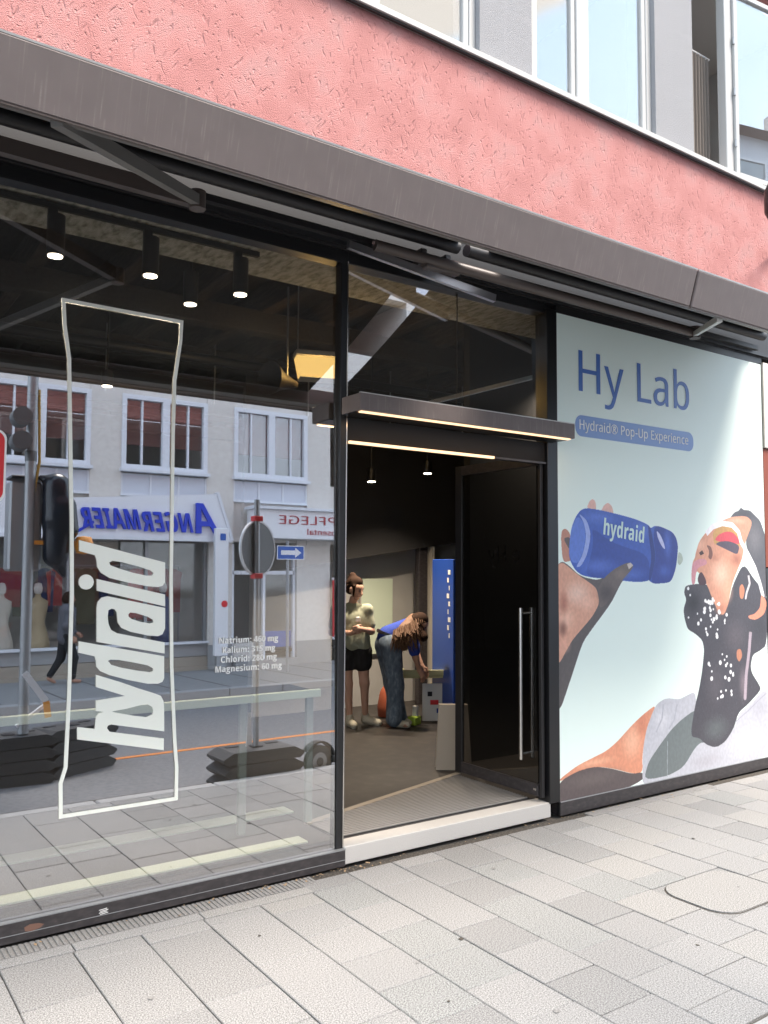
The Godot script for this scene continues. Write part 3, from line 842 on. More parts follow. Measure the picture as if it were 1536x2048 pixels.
# ---------------------------------------------------------------- the shop front
func pane(parent: Node, called: String, x0: float, x1: float, y0: float, y1: float, lean := true) -> void:
	# laminated pane, leaning back a little, with its metal coating as a sub-part
	var t := -0.01309 if lean else 0.0
	var mid := Vector3((x0 + x1) * 0.5, (y0 + y1) * 0.5, -0.045 - (0.01309 * ((y0 + y1) * 0.5 - 1.0) if lean else 0.0))
	var p := part(parent, called, box(x1 - x0, y1 - y0, 0.012), M.clear_glass, mid, Vector3(t, 0, 0))
	var st := flat_tool()
	var h := Vector3(x1 - x0, y1 - y0, 0) * 0.5
	quad(st, Vector3(-h.x, -h.y, 0), Vector3(h.x, -h.y, 0), Vector3(h.x, h.y, 0), Vector3(-h.x, h.y, 0), Vector3(0, 0, -1))
	part(p, "coating", done(st), M.shop_coating, Vector3(0, 0, 0.001))

func shop_front() -> void:
	var w := thing("shop_window", "tall dark framed shop window with cream bottle outline and logo on its glass", "shop window", Vector3.ZERO)
	pane(w, "glass", -3.2, 2.695, 0.105, 3.70)
	part(w, "base_panel", box(5.95, 0.096, 0.16, 0.004), M.base_metal, Vector3(-0.22, 0.054, -0.08))
	part(w, "base_lip", box(5.95, 0.006, 0.03), M.galvanised, Vector3(-0.22, 0.105, -0.013))
	part(w, "base_seam", box(5.95, 0.003, 0.004), M.galvanised, Vector3(-0.22, 0.045, 0.001))
	part(w, "inner_gutter", box(5.95, 0.02, 0.10), M.galvanised, Vector3(-0.22, 0.09, -0.125))
	part(w, "mullion", box(0.046, 3.62, 0.075, 0.004), M.black_metal, Vector3(2.725, 1.905, -0.062))
	part(w, "mullion_edge", box(0.008, 3.6, 0.004), M.steel, Vector3(2.748, 1.91, -0.022))
	part(w, "head_frame", box(5.95, 0.075, 0.10, 0.004), M.black_metal, Vector3(-0.22, 3.735, -0.075))
	part(w, "head_bead", box(5.95, 0.012, 0.012), M.lintel_metal, Vector3(-0.22, 3.70, -0.03))
	var scar := mat("bare_scar", c(0.17, 0.09, 0.065), 0.7)
	part(w, "scratched_patch", slab(PackedVector2Array([Vector2(-0.03, -0.012), Vector2(0.0, -0.017), Vector2(0.035, -0.01), Vector2(0.055, 0.004), Vector2(0.03, 0.014), Vector2(-0.01, 0.017), Vector2(-0.035, 0.008)]), 0, 0.001), scar, Vector3(0.985, 0.062, 0.0005))
	for k in 5:
		part(w, "scratch", slab(PackedVector2Array([Vector2(0, 0), Vector2(0.04, 0.003), Vector2(0.041, 0.006), Vector2(0.002, 0.003)]), 0, 0.001), M.logo_white if k < 4 else M.steel, Vector3(1.30 + 0.006 * (k % 2), 0.07 - 0.007 * k, 0.0006))

	var d := thing("entrance_door", "open dark glass shop door with tall steel bar handles and black jamb", "door", Vector3.ZERO)
	part(d, "jamb", box(0.105, 3.62, 0.12, 0.003), M.jamb_metal, Vector3(4.530, 1.92, -0.055))
	part(d, "door_head", box(1.73, 0.15, 0.10), M.black_wall, Vector3(3.612, 2.645, -0.075))
	part(d, "head_strip", box(1.20, 0.016, 0.02), M.strip_glow, Vector3(3.36, 2.565, -0.012))
	part(d, "head_strip_end", box(0.5, 0.014, 0.02), M.base_metal, Vector3(4.22, 2.565, -0.012))
	var leaf := Node3D.new()
	leaf.name = "leaf"
	d.add_child(leaf)
	leaf.position = Vector3(4.45, 0, -0.03)
	part(leaf, "door_pane", box(0.012, 2.36, 0.86), M.door_glass, Vector3(0, 1.42, -0.48))
	part(leaf, "stile", box(0.028, 2.48, 0.085, 0.003), M.lintel_metal, Vector3(0, 1.39, -0.935))
	part(leaf, "stile", box(0.028, 2.48, 0.03, 0.003), M.lintel_metal, Vector3(0, 1.39, -0.015))
	part(leaf, "bottom_rail", box(0.034, 0.085, 0.86, 0.003), M.base_metal, Vector3(0, 0.195, -0.47))
	part(leaf, "top_rail", box(0.034, 0.075, 0.86, 0.003), M.base_metal, Vector3(0, 2.59, -0.47))
	part(leaf, "hinge_pin", box(0.006, 0.02, 0.03, 0.002), M.steel, Vector3(-0.02, 0.20, -0.07))
	part(leaf, "hinge_pin", box(0.006, 0.02, 0.03, 0.002), M.steel, Vector3(-0.02, 2.58, -0.07))
	for s in [[-0.062, -0.165], [0.052, -0.165]]:
		part(leaf, "handle_bar", tube(Vector3(s[0], 0.40, s[1]), Vector3(s[0], 1.50, s[1]), 0.0155, -1, 14), M.steel)
	for y in [0.44, 1.46]:
		part(leaf, "handle_mount", tube(Vector3(-0.062, y, -0.165), Vector3(0.052, y, -0.165), 0.009), M.steel)
	lettering(leaf, "door_print", "e Hy", M.base_metal, Vector3(0.012, 1.88, -0.42), 0.36, 0.0, false, PI / 2, 0.002)
	var ts := thing("door_threshold", "pale stone doorstep below the open shop door", "doorstep", Vector3.ZERO)
	part(ts, "step", box(1.742, 0.104, 0.155, 0.004), M.step_stone, Vector3(3.622, 0.067, -0.08))
	part(ts, "step_edge", box(1.742, 0.006, 0.02), M.base_metal, Vector3(3.622, 0.1175, -0.148))

	var tr := thing("transom_window", "dark glass pane above the entrance door canopy", "window", Vector3.ZERO)
	pane(tr, "glass", 2.752, 4.475, 2.74, 3.70)
	part(tr, "head_frame", box(1.84, 0.075, 0.10, 0.004), M.black_metal, Vector3(3.67, 3.735, -0.075))
	part(tr, "pane_joint", box(0.006, 0.86, 0.006), M.lintel_metal, Vector3(3.68, 3.27, -0.075))

	var can := thing("door_canopy", "flat brown metal canopy with light strip over the entrance door", "canopy", Vector3.ZERO)
	part(can, "canopy_body", box(1.845, 0.104, 0.21, 0.003), M.front_bar_paint, Vector3(3.612, 2.777, 0.115))
	part(can, "top_edge", box(1.845, 0.006, 0.012), M.bar_trim, Vector3(3.612, 2.832, 0.212))
	part(can, "canopy_underside", box(1.83, 0.006, 0.15), M.jamb_metal, Vector3(3.612, 2.722, 0.085))
	part(can, "light_strip", box(1.80, 0.008, 0.03), M.strip_glow, Vector3(3.612, 2.721, 0.183))
	var a := AreaLight3D.new()
	a.name = "strip_light"
	a.light_color = Color(1.0, 0.82, 0.62)
	a.light_energy = 0.04
	a.area_size = Vector2(1.8, 0.03)
	a.shadow_enabled = true
	can.add_child(a)
	a.position = Vector3(3.612, 2.714, 0.183)
	a.rotation.x = -PI / 2

	var hood := thing("lintel_panel", "dark metal panel along the shop front behind the awning arms", "panel", Vector3.ZERO)
	part(hood, "lintel_sheet", box(12.5, 0.26, 0.20), M.lintel_metal, Vector3(3.1, 3.905, -0.10))
	part(hood, "lintel_rail", box(12.5, 0.03, 0.03), M.black_metal, Vector3(3.1, 3.80, 0.014))

# ---------------------------------------------------------------- awnings
func front_bar(parent: Node, x0: float, x1: float) -> void:
	var tilt := 0.288
	var p := part(parent, "front_bar", box(x1 - x0, 0.192, 0.06, 0.006), M.front_bar_paint, Vector3((x0 + x1) * 0.5, 3.268, 1.704), Vector3(tilt, 0, 0))
	part(p, "bar_top_edge", box(x1 - x0, 0.007, 0.012), M.bar_trim, Vector3(0, 0.0985, 0.022))
	part(p, "bar_bottom_edge", box(x1 - x0, 0.005, 0.02), M.arm_brown, Vector3(0, -0.098, 0.02))
	part(p, "bar_channel", box(x1 - x0, 0.03, 0.06), M.arm_grey, Vector3(0, -0.075, -0.058))

func cloth(parent: Node, x0: float, x1: float) -> void:
	# fabric from the roller at the wall down to the front bar, sagging a little between
	var st := SurfaceTool.new()
	st.begin(Mesh.PRIMITIVE_TRIANGLES)
	st.set_smooth_group(0)
	var n := 12
	var pr := []
	for i in n + 1:
		var t := float(i) / n
		pr.append(Vector2(lerpf(0.13, 1.69, t), lerpf(3.97, 3.335, t) - 0.03 * sin(PI * t)))
	for i in n:
		var a: Vector2 = pr[i]
		var b: Vector2 = pr[i + 1]
		for s in [0.0, 0.003]:
			quad(st, Vector3(x0, a.y + s, a.x), Vector3(x1, a.y + s, a.x), Vector3(x1, b.y + s, b.x), Vector3(x0, b.y + s, b.x), Vector3((x0 + x1) * 0.5, a.y + 0.0015, a.x))
	part(parent, "cloth", done(st), M.awning_cloth)

func arm(parent: Node, shoulder: Vector3, elbow: Vector3, front: Vector3, m_up: Material, m_fore: Material) -> void:
	var up := part(parent, "upper_arm", bar(shoulder, elbow, 0.05, 0.075), m_up)
	part(up, "elbow_joint", tube(elbow - Vector3(0, 0.045, 0), elbow + Vector3(0, 0.045, 0), 0.04), M.arm_brown)
	part(up, "shoulder_bracket", box(0.09, 0.12, 0.10, 0.006), M.arm_brown, shoulder)
	part(parent, "forearm", bar(elbow, front, 0.04, 0.05), m_fore)

func awnings() -> void:
	var left := thing("awning", "extended grey awning with rain streaked brown front bar over the logo window", "awning", Vector3.ZERO, 0.0, "awnings over the shop front")
	front_bar(left, -4.0, 3.785)
	cloth(left, -4.0, 3.50)
	part(left, "roller", tube(Vector3(-4.0, 3.93, 0.12), Vector3(3.52, 3.93, 0.12), 0.042, -1, 16), M.lintel_metal)
	part(left, "torsion_bar", bar(Vector3(-4.0, 3.83, 0.06), Vector3(3.5, 3.83, 0.06), 0.04, 0.04), M.lintel_metal)
	arm(left, Vector3(0.30, 3.80, 0.09), Vector3(1.516, 3.572, 0.55), Vector3(0.60, 3.19, 1.66), M.arm_brown, M.arm_grey)
	part(left, "support_bar", bar(Vector3(2.70, 3.785, 0.05), Vector3(3.80, 3.62, 0.18), 0.03, 0.05), M.silver_arm)
	part(left, "bracket", box(0.05, 0.10, 0.10, 0.006), M.arm_brown, Vector3(3.22, 3.80, 0.10))
	part(left, "bracket", box(0.05, 0.10, 0.10, 0.006), M.arm_brown, Vector3(3.42, 3.80, 0.10))
	var right := thing("awning", "extended grey awning with plain brown front bar over the poster window", "awning", Vector3.ZERO, 0.0, "awnings over the shop front")
	front_bar(right, 3.797, 7.15)
	cloth(right, 3.77, 7.1)
	part(right, "roller", tube(Vector3(3.60, 3.93, 0.12), Vector3(7.15, 3.93, 0.12), 0.042, -1, 16), M.lintel_metal)
	part(right, "torsion_bar", bar(Vector3(3.6, 3.83, 0.06), Vector3(7.15, 3.83, 0.06), 0.04, 0.04), M.lintel_metal)
	part(right, "end_screw", tube(Vector3(2.85, 3.805, 0.12), Vector3(2.84, 3.805, 0.125), 0.012), M.steel)
	var tubearm := part(right, "upper_arm", tube(Vector3(2.86, 3.80, 0.11), Vector3(5.50, 3.585, 0.55), 0.036, -1, 14), M.arm_brown)
	part(tubearm, "shoulder_bracket", box(0.28, 0.09, 0.06, 0.006), M.arm_brown, Vector3(3.35, 3.76, 0.16))
	part(tubearm, "elbow_joint", tube(Vector3(5.5, 3.54, 0.55), Vector3(5.5, 3.63, 0.55), 0.04), M.arm_brown)
	part(right, "forearm", bar(Vector3(5.50, 3.575, 0.55), Vector3(4.12, 3.175, 1.66), 0.03, 0.035), M.bar_trim)

# ---------------------------------------------------------------- upper floor of the pink building
func window_panes(parent: Node, x0: float, x1: float, y0: float, y1: float, mm: float) -> void:
	# fixed frame with two casements between x0 and x1, mullion at mm
	var zf := -0.10
	part(parent, "frame", box(0.06, y1 - y0, 0.08, 0.004), M.white_frame, Vector3(x0 + 0.03, (y0 + y1) * 0.5, zf))
	part(parent, "frame", box(0.06, y1 - y0, 0.08, 0.004), M.white_frame, Vector3(x1 - 0.03, (y0 + y1) * 0.5, zf))
	part(parent, "frame", box(x1 - x0 - 0.12, 0.05, 0.08, 0.004), M.white_frame, Vector3((x0 + x1) * 0.5, y0 + 0.025, zf))
	part(parent, "frame", box(x1 - x0 - 0.12, 0.05, 0.08, 0.004), M.white_frame, Vector3((x0 + x1) * 0.5, y1 - 0.025, zf))
	part(parent, "mullion", box(0.11, y1 - y0 - 0.1, 0.09, 0.006), M.white_frame, Vector3(mm, (y0 + y1) * 0.5, zf + 0.004))

func casement(parent: Node, x0: float, x1: float, y0: float, y1: float) -> Node3D:
	var s := Node3D.new()
	s.name = numbered(parent, "casement")
	parent.add_child(s)
	var w := x1 - x0
	var h := y1 - y0
	s.position = Vector3(x0, y0, -0.092)
	for e in [[0.024, h * 0.5, 0.048, h], [w - 0.024, h * 0.5, 0.048, h]]:
		part(s, "sash", box(e[2], e[3], 0.05, 0.004), M.white_frame, Vector3(e[0], e[1], 0))
	for e in [0.024, h - 0.024]:
		part(s, "sash", box(w - 0.096, 0.048, 0.05, 0.004), M.white_frame, Vector3(w * 0.5, e, 0))
	part(s, "pane", box(w - 0.09, h - 0.09, 0.008), M.clear_glass, Vector3(w * 0.5, h * 0.5, 0.0))
	var st := flat_tool()
	var q := Vector3(w - 0.09, h - 0.09, 0) * 0.5
	quad(st, Vector3(-q.x, -q.y, 0), Vector3(q.x, -q.y, 0), Vector3(q.x, q.y, 0), Vector3(-q.x, q.y, 0), Vector3(0, 0, -1))
	part(s, "coating", done(st), M.upper_coating, Vector3(w * 0.5, h * 0.5, 0.0005))
	return s

func upper_floor() -> void:
	var b := thing("pink_building", "pink rough plastered storey with white windows above the shop front", "building", Vector3.ZERO)
	part(b, "plaster_band", box(16.0, 1.36, 0.34), M.pink_plaster, Vector3(4.0, 4.71, -0.17))
	part(b, "sill", box(16.0, 0.045, 0.10, 0.004), M.white_sill, Vector3(4.0, 5.4125, 0.005))
	part(b, "drip_edge", box(16.0, 0.012, 0.02), M.lintel_metal, Vector3(4.0, 5.384, 0.03))
	var y0 := 5.436
	var y1 := 7.35
	# windows from pier to pier
	var piers := [[-1.2, -0.62], [1.37, 1.95], [3.84, 4.36], [5.83, 6.36], [8.34, 8.9]]
	for p in piers:
		part(b, "pier", box(p[1] - p[0], y1 - y0 + 0.4, 0.30), M.grey_plaster, Vector3((p[0] + p[1]) * 0.5, (y0 + y1) * 0.5 + 0.2, -0.165))
	part(b, "wall_above", box(16.0, 4.6, 0.34), M.pink_plaster, Vector3(4.0, 9.9, -0.17))
	var spans := [[-0.62, 1.37, 0.38], [1.95, 3.84, 2.90], [4.36, 5.83, 4.95], [6.36, 8.34, 6.975]]
	for i in spans.size():
		var s: Array = spans[i]
		var w := Node3D.new()
		w.name = numbered(b, "window")
		b.add_child(w)
		window_panes(w, s[0], s[1], y0, y1, s[2])
		if i < 3:
			casement(w, s[0] + 0.062, s[2] - 0.057, y0 + 0.052, y1 - 0.052)
			casement(w, s[2] + 0.057, s[1] - 0.062, y0 + 0.052, y1 - 0.052)
		else:
			var open := casement(w, s[2] + 0.06, 7.72, y0 + 0.03, y1 - 0.052)
			open.position.z = -0.05
			open.rotation.y = -0.12
			for y in [5.75, 6.25, 6.75]:
				part(w, "hinge", tube(Vector3(7.03, y, -0.03), Vector3(7.03, y + 0.07, -0.03), 0.012), M.galvanised)
	# the rooms behind the windows
	for e in [[-3.9, 6.28, "far_room"], [6.36, 8.34, "beige_wall"], [8.42, 11.9, "far_room"]]:
		part(b, "room_back", box(e[1] - e[0], 2.3, 0.1), M[e[2]], Vector3((e[0] + e[1]) * 0.5, 6.4, -3.0 if e[2] == "far_room" else -1.9))
		part(b, "room_ceiling", box(e[1] - e[0], 0.1, 2.7), M[e[2]] if e[2] == "far_room" else M.white_sill, Vector3((e[0] + e[1]) * 0.5, 7.5, -1.6))
		part(b, "room_floor", box(e[1] - e[0], 0.1, 2.7), M.far_room, Vector3((e[0] + e[1]) * 0.5, 5.33, -1.65))
		for x in [e[0] - 0.035, e[1] + 0.035]:
			part(b, "room_wall", box(0.068, 2.3, 2.75), M[e[2]], Vector3(x, 6.4, -1.66))
	# curtain behind the open casement, hung from a curved rail
	var cu := thing("window_curtain", "taupe pleated curtain behind the open upper window", "curtain", Vector3.ZERO)
	var st := SurfaceTool.new()
	st.begin(Mesh.PRIMITIVE_TRIANGLES)
	st.set_smooth_group(0)
	var n := 90
	for i in n:
		var q := []
		for k in 2:
			var t := float(i + k) / n
			q.append(Vector2(6.42 + 0.56 * t, -0.22 - 0.05 * t + 0.028 * sin(t * TAU * 10.0 + 0.6 * sin(t * 9.0))))
		quad(st, Vector3(q[0].x, 5.44, q[0].y), Vector3(q[1].x, 5.44, q[1].y), Vector3(q[1].x, 6.62 + 0.06 * float(i + 1) / n, q[1].y), Vector3(q[0].x, 6.62 + 0.06 * float(i) / n, q[0].y), Vector3((q[0].x + q[1].x) * 0.5, 6.0, -2))
	part(cu, "pleats", done(st), mat("curtain_cloth", c(0.20, 0.17, 0.145), 0.9))
	part(cu, "rail", tube(Vector3(6.38, 6.63, -0.21), Vector3(7.0, 6.71, -0.28), 0.014), M.white_frame)

# ---------------------------------------------------------------- inside the shop
func interior() -> void:
	var fl := setting("floor")
	part(fl, "floor_slab", box(12.0, 0.12, 9.0), M.brown_floor, Vector3(2.9, 0.06, -4.66))
	var ce := setting("ceiling")
	part(ce, "edge_soffit", box(12.0, 0.5, 0.55), M.concrete_soffit, Vector3(2.9, 3.99, -0.405))
	part(ce, "ceiling_slab", box(12.0, 0.2, 8.6), M.ceiling_boards, Vector3(2.9, 4.40, -4.95))
	for i in 17:
		part(ce, "beam", box(0.13, 0.24, 8.3, 0.01), M.beam_wood, Vector3(-2.6 + i * 0.66, 4.18, -4.84))
	for i in 5:
		part(ce, "cross_beam", box(11.8, 0.20, 0.16, 0.01), M.ceiling_boards, Vector3(2.9, 3.98, -2.4 - i * 1.5))
	part(ce, "duct", tube(Vector3(-3.0, 3.72, -4.6), Vector3(8.6, 3.72, -4.6), 0.19, -1, 18), M.cooler_dark)
	part(ce, "pipe", tube(Vector3(-3.0, 3.82, -3.3), Vector3(8.6, 3.82, -3.3), 0.05), M.cooler_dark)
	for i in 8:
		part(ce, "hanger_rod", tube(Vector3(-1.0 + i * 1.1, 3.45, -3.6), Vector3(-1.0 + i * 1.1, 4.1, -3.6), 0.008, -1, 6), M.galvanised)
	var wb := setting("wall_back")
	part(wb, "back_wall", box(12.0, 4.4, 0.2), M.black_wall, Vector3(2.9, 2.2, -9.26))
	var wl := setting("wall_left")
	part(wl, "side_wall", box(0.2, 4.4, 9.1), M.black_wall, Vector3(-3.2, 2.2, -4.71))
	var wr := setting("wall_right")
	part(wr, "side_wall", box(0.2, 4.4, 9.1), M.black_wall, Vector3(8.95, 2.2, -4.71))
	part(wr, "partition", box(4.1, 4.2, 0.08), M.black_wall, Vector3(6.88, 2.1, -1.32))
	var bw := setting("wall_beige")
	part(bw, "beige_wall_panel", box(3.6, 2.5, 0.1), M.beige_wall, Vector3(6.0, 1.25, -4.32))
	# black hanging front above the sales corner, its lower edge rising to the right
	var bk := thing("black_bulkhead", "black cloth hung above the sales corner with slanting lower edge", "bulkhead", Vector3.ZERO)
	var poly := PackedVector2Array([Vector2(3.9, 1.70), Vector2(8.0, 2.28), Vector2(8.0, 4.1), Vector2(3.9, 4.1)])
	part(bk, "hanging_cloth", slab(poly, -0.03, 0.03), M.black_bulkhead, Vector3(0, 0, -3.95))
	# entrance mat of metal bars
	var mt := thing("entrance_mat", "grey ribbed metal entrance mat just inside the door", "mat", Vector3.ZERO)
	part(mt, "mat_bed", slab(PackedVector2Array([Vector2(2.78, 0.155), Vector2(4.43, 0.155), Vector2(4.43, 0.97), Vector2(2.78, 0.52)]), 0.0, 0.006), M.mat_bed, Vector3(0, 0.1205, 0), Vector3(-PI / 2, 0, 0))
	for i in 27:
		var z := -0.168 - 0.0295 * i
		var xa := 2.785 if z > -0.52 else 2.785 + (-z - 0.52) / 0.45 * 1.65
		if 4.42 - xa > 0.05:
			part(mt, "mat_bar", box(snappedf(4.42 - xa, 0.01), 0.009, 0.017, 0.002), M.mat_bar, Vector3((4.42 + xa) * 0.5, 0.1305, z))
	part(mt, "mat_border", bar(Vector3(2.77, 0.130, -0.50), Vector3(4.45, 0.130, -0.985), 0.05, 0.014), M.board_beige)
	# track with spotlights
	var tk := thing("track_light", "black ceiling track with three cylinder spotlights inside the logo window", "track light", Vector3(0, 0, -0.27))
	part(tk, "track", box(4.2, 0.032, 0.034, 0.003), M.black_metal, Vector3(0.15, 3.716, 0))
	for x in [1.05, 1.57, 2.13]:
		var s := part(tk, "spot_body", tube(Vector3(x, 3.445, 0), Vector3(x, 3.665, 0), 0.047, -1, 20), M.black_metal)
		part(s, "adapter", box(0.05, 0.05, 0.03, 0.003), M.black_metal, Vector3(x - 0.02, 3.683, 0))
		part(s, "lens", tube(Vector3(x, 3.440, 0), Vector3(x, 3.4445, 0), 0.038, -1, 20), M.spot_glow)
		lamp_spot(s, Vector3(x, 3.43, 0), 0.5)
	var t2 := thing("hanging_spotlight", "single black cylinder spotlight hung behind the ceiling track", "spotlight", Vector3(1.99, 0, -0.72))
	var s2 := part(t2, "spot_body", tube(Vector3(0, 3.475, 0), Vector3(0, 3.685, 0), 0.047, -1, 20), M.black_metal)
	part(s2, "stem", tube(Vector3(0, 3.685, 0), Vector3(0, 4.3, 0), 0.012, -1, 8), M.black_metal)
	part(s2, "lens", tube(Vector3(0, 3.470, 0), Vector3(0, 3.4745, 0), 0.038, -1, 20), M.spot_glow)
	lamp_spot(s2, Vector3(0, 3.46, 0), 0.5)
	var spots := [[Vector3(2.14, 3.36, -3.0), "small round ceiling spot deep behind the logo window"], [Vector3(6.1, 3.79, -1.6), "small ceiling spot seen through the pane above the door"], [Vector3(4.94, 2.70, -3.0), "lower of two ceiling spots seen through the open door"], [Vector3(5.69, 2.84, -3.0), "upper of two ceiling spots seen through the open door"]]
	for q in spots:
		if q[0].x > 6.0:
			q[0] = Vector3(5.92, 3.66, -1.15)
		var d := thing("downlight", q[1], "downlight", q[0], 0.0, "ceiling spots inside the shop")
		part(d, "spot_body", tube(Vector3(0, 0.006, 0), Vector3(0, 0.14, 0), 0.05, -1, 16), M.black_metal)
		part(d, "stem", tube(Vector3(0, 0.14, 0), Vector3(0, 4.32 - q[0].y, 0), 0.01, -1, 8), M.black_metal)
		part(d, "lens", tube(Vector3(0, 0.0, 0), Vector3(0, 0.005, 0), 0.042, -1, 16), M.spot_glow)
		lamp_spot(d, Vector3(0, -0.012, 0), 1.6 if q[0].x > 4.0 else 0.5, 62.0)
	# glowing industrial lamp on a chain
	var y := thing("industrial_lamp", "yellow glowing hooded lamp hung on chains inside the logo window", "lamp", Vector3(3.40, 3.41, -1.5), -0.35)
	part(y, "hood", box(0.40, 0.05, 0.16, 0.01), M.post_light, Vector3(0, 0.105, 0))
	var trap := slab(PackedVector2Array([Vector2(-0.155, -0.09), Vector2(0.155, -0.09), Vector2(0.19, 0.08), Vector2(-0.19, 0.08)]), -0.07, 0.07)
	part(y, "diffuser", trap, M.warm_glow)
	part(y, "lamp_rim", box(0.32, 0.012, 0.15, 0.003), M.post_light, Vector3(0, -0.096, 0))
	for x in [-0.17, 0.17]:
		part(y, "chain", tube(Vector3(x, 0.13, 0), Vector3(x, 0.78, 0), 0.006, -1, 6), M.galvanised)
	var ol := OmniLight3D.new()
	ol.name = "lamp_light"
	ol.light_color = Color(1.0, 0.8, 0.45)
	ol.light_energy = 0.12
	ol.omni_range = 12.0
	ol.omni_attenuation = 2.0
	ol.light_size = 0.08
	ol.shadow_enabled = true
	y.add_child(ol)
	ol.position = Vector3(0, 0, 0)
	# old loudspeaker horn next to the lamp
	var hn := thing("wall_horn", "dull grey horn shaped fitting hung below the yellow lamp", "horn", Vector3(3.02, 3.30, -1.62), 0.3)
	part(hn, "horn_bell", lathe([[0.14, 0.0], [0.125, 0.03], [0.08, 0.12], [0.04, 0.25], [0.03, 0.3], [0.0, 0.3]], 20), M.base_metal, Vector3.ZERO, Vector3(0, 0, -PI / 2))
	part(hn, "horn_bracket", tube(Vector3(0.2, 0, 0), Vector3(0.2, 0.8, 0), 0.008, -1, 6), M.galvanised)
	# pale display bench right behind the glass
	var be := thing("display_bench", "pale green bench frame standing just behind the logo window", "bench", Vector3.ZERO)
	part(be, "front_board", box(4.6, 0.012, 0.12, 0.002), M.pale_green, Vector3(0.30, 0.128, -0.24))
	part(be, "rear_board", box(4.9, 0.012, 0.15, 0.002), M.pale_green, Vector3(0.38, 0.128, -0.85))
	part(be, "seat_edge", box(4.9, 0.05, 0.035, 0.003), M.pale_green, Vector3(0.42, 0.96, -0.52))
	part(be, "seat_top", box(4.9, 0.025, 0.40, 0.003), M.black_bulkhead, Vector3(0.42, 0.955, -0.74))
	for x in [2.315, 2.79, -1.9]:
		part(be, "leg", box(0.05, 0.80, 0.03, 0.003), M.leg_green, Vector3(x, 0.535, -0.52))
	# back corner
	var pn := thing("wall_panel", "pale green panel mounted on the beige back wall behind the standing person", "panel", Vector3(5.86, 1.2, -4.24))
	part(pn, "panel_sheet", box(0.47, 0.92, 0.03, 0.003), M.pale_green)
	part(pn, "panel_edge", box(0.012, 0.92, 0.04), M.post_light, Vector3(-0.242, 0, 0))
	var po := thing("door_post", "black and light posts of the back doorway beside the blue cooler", "post", Vector3(6.37, 0.12, -4.0))
	part(po, "dark_post", box(0.13, 2.2, 0.08, 0.004), M.base_metal, Vector3(0, 1.1, 0))
	part(po, "light_post", box(0.06, 2.2, 0.08, 0.004), M.post_light, Vector3(0.14, 1.1, 0.02))
	part(po, "dark_post", box(0.05, 2.2, 0.06, 0.004), M.black_metal, Vector3(0.075, 1.1, -0.03))
	var co := thing("drinks_cooler", "tall blue drinks cooler with dark open front and pale bottles", "cooler", Vector3(5.96, 0.12, -2.8), -0.25)
	part(co, "cooler_side", box(0.03, 1.77, 0.55, 0.004), M.cooler_blue, Vector3(-0.16, 0.885, -0.02))
	part(co, "cooler_side", box(0.03, 1.77, 0.55, 0.004), M.cooler_blue, Vector3(0.46, 0.885, -0.02))
	part(co, "cooler_back", box(0.59, 1.77, 0.03), M.cooler_dark, Vector3(0.15, 0.885, -0.28))
	part(co, "cooler_top", box(0.59, 0.04, 0.53), M.cooler_dark, Vector3(0.15, 1.75, 0.0))
	var ff := part(co, "cooler_front", slab(PackedVector2Array([Vector2(-0.145, 0.0), Vector2(0.445, 0.0), Vector2(0.445, 1.16), Vector2(-0.145, 0.90)]), -0.015, 0.015), M.cooler_blue, Vector3(0, 0, 0.24))
	lettering(ff, "front_text", "DE", M.print_white, Vector3(0.12, 0.84, 0.018), 0.10, 0.055)
	lettering(ff, "front_text", "THE", M.print_white, Vector3(0.10, 0.76, 0.018), 0.15, 0.055)
	for k in 3:
		part(ff, "front_mark", slab(with_hole(disc(0.035, 16), disc(0.022, 16)), 0, 0.003), M.print_white, Vector3(0.10, 0.56 - 0.13 * k, 0.016))
	for k in 9:
		part(co, "side_mark", box(0.004, 0.05, 0.02 + 0.02 * (k % 3)), M.print_white, Vector3(-0.177, 0.95 + k * 0.085, 0.16 - 0.03 * (k % 2)))
	for k in 4:
		var bt := thing("pale_bottle", "pale green bottle standing in the slanted top of the blue cooler", "bottle", Vector3(5.92 + 0.125 * k, 1.06 + 0.055 * k, -2.60 + 0.03 * k), 0.0, "bottles in the cooler")
		part(bt, "bottle_body", lathe([[0.0, -0.14], [0.034, -0.14], [0.036, -0.02], [0.03, 0.02], [0.016, 0.04], [0.0, 0.04]], 14), M.pale_green)
		part(bt, "bottle_cap", lathe([[0.018, 0.04], [0.018, 0.065], [0.0, 0.065]], 12), M.logo_white)
	var bd := thing("leaning_board", "plain beige tapered stand next to the open door leaf", "stand", Vector3(4.56, 0.12, -1.18), -0.6)
	var bp := slab(PackedVector2Array([Vector2(-0.15, 0.0), Vector2(0.15, 0.0), Vector2(0.12, 0.53), Vector2(-0.12, 0.53)]), -0.012, 0.012)
	part(bd, "board_face", bp, M.board_beige, Vector3(0, 0, 0.05), Vector3(-0.06, 0, 0))
	part(bd, "board_face", bp, M.board_beige, Vector3(0, 0, -0.05), Vector3(0.06, 0, 0))
	# small product table
	var tb := thing("product_table", "small table of packs with yellow tray beside the bending person", "table", Vector3(5.70, 0.12, -3.1), -0.5)
	part(tb, "tray", box(0.46, 0.035, 0.36, 0.005), M.crate_yellow, Vector3(0, 0.50, 0))
	part(tb, "tray_rim", box(0.46, 0.06, 0.02, 0.003), M.crate_yellow, Vector3(0, 0.54, 0.18))
	part(tb, "tray_rim", box(0.02, 0.06, 0.36, 0.003), M.crate_yellow, Vector3(-0.22, 0.54, 0))
	part(tb, "printed_front", box(0.24, 0.40, 0.02, 0.003), M.print_white, Vector3(0.10, 0.22, 0.15))
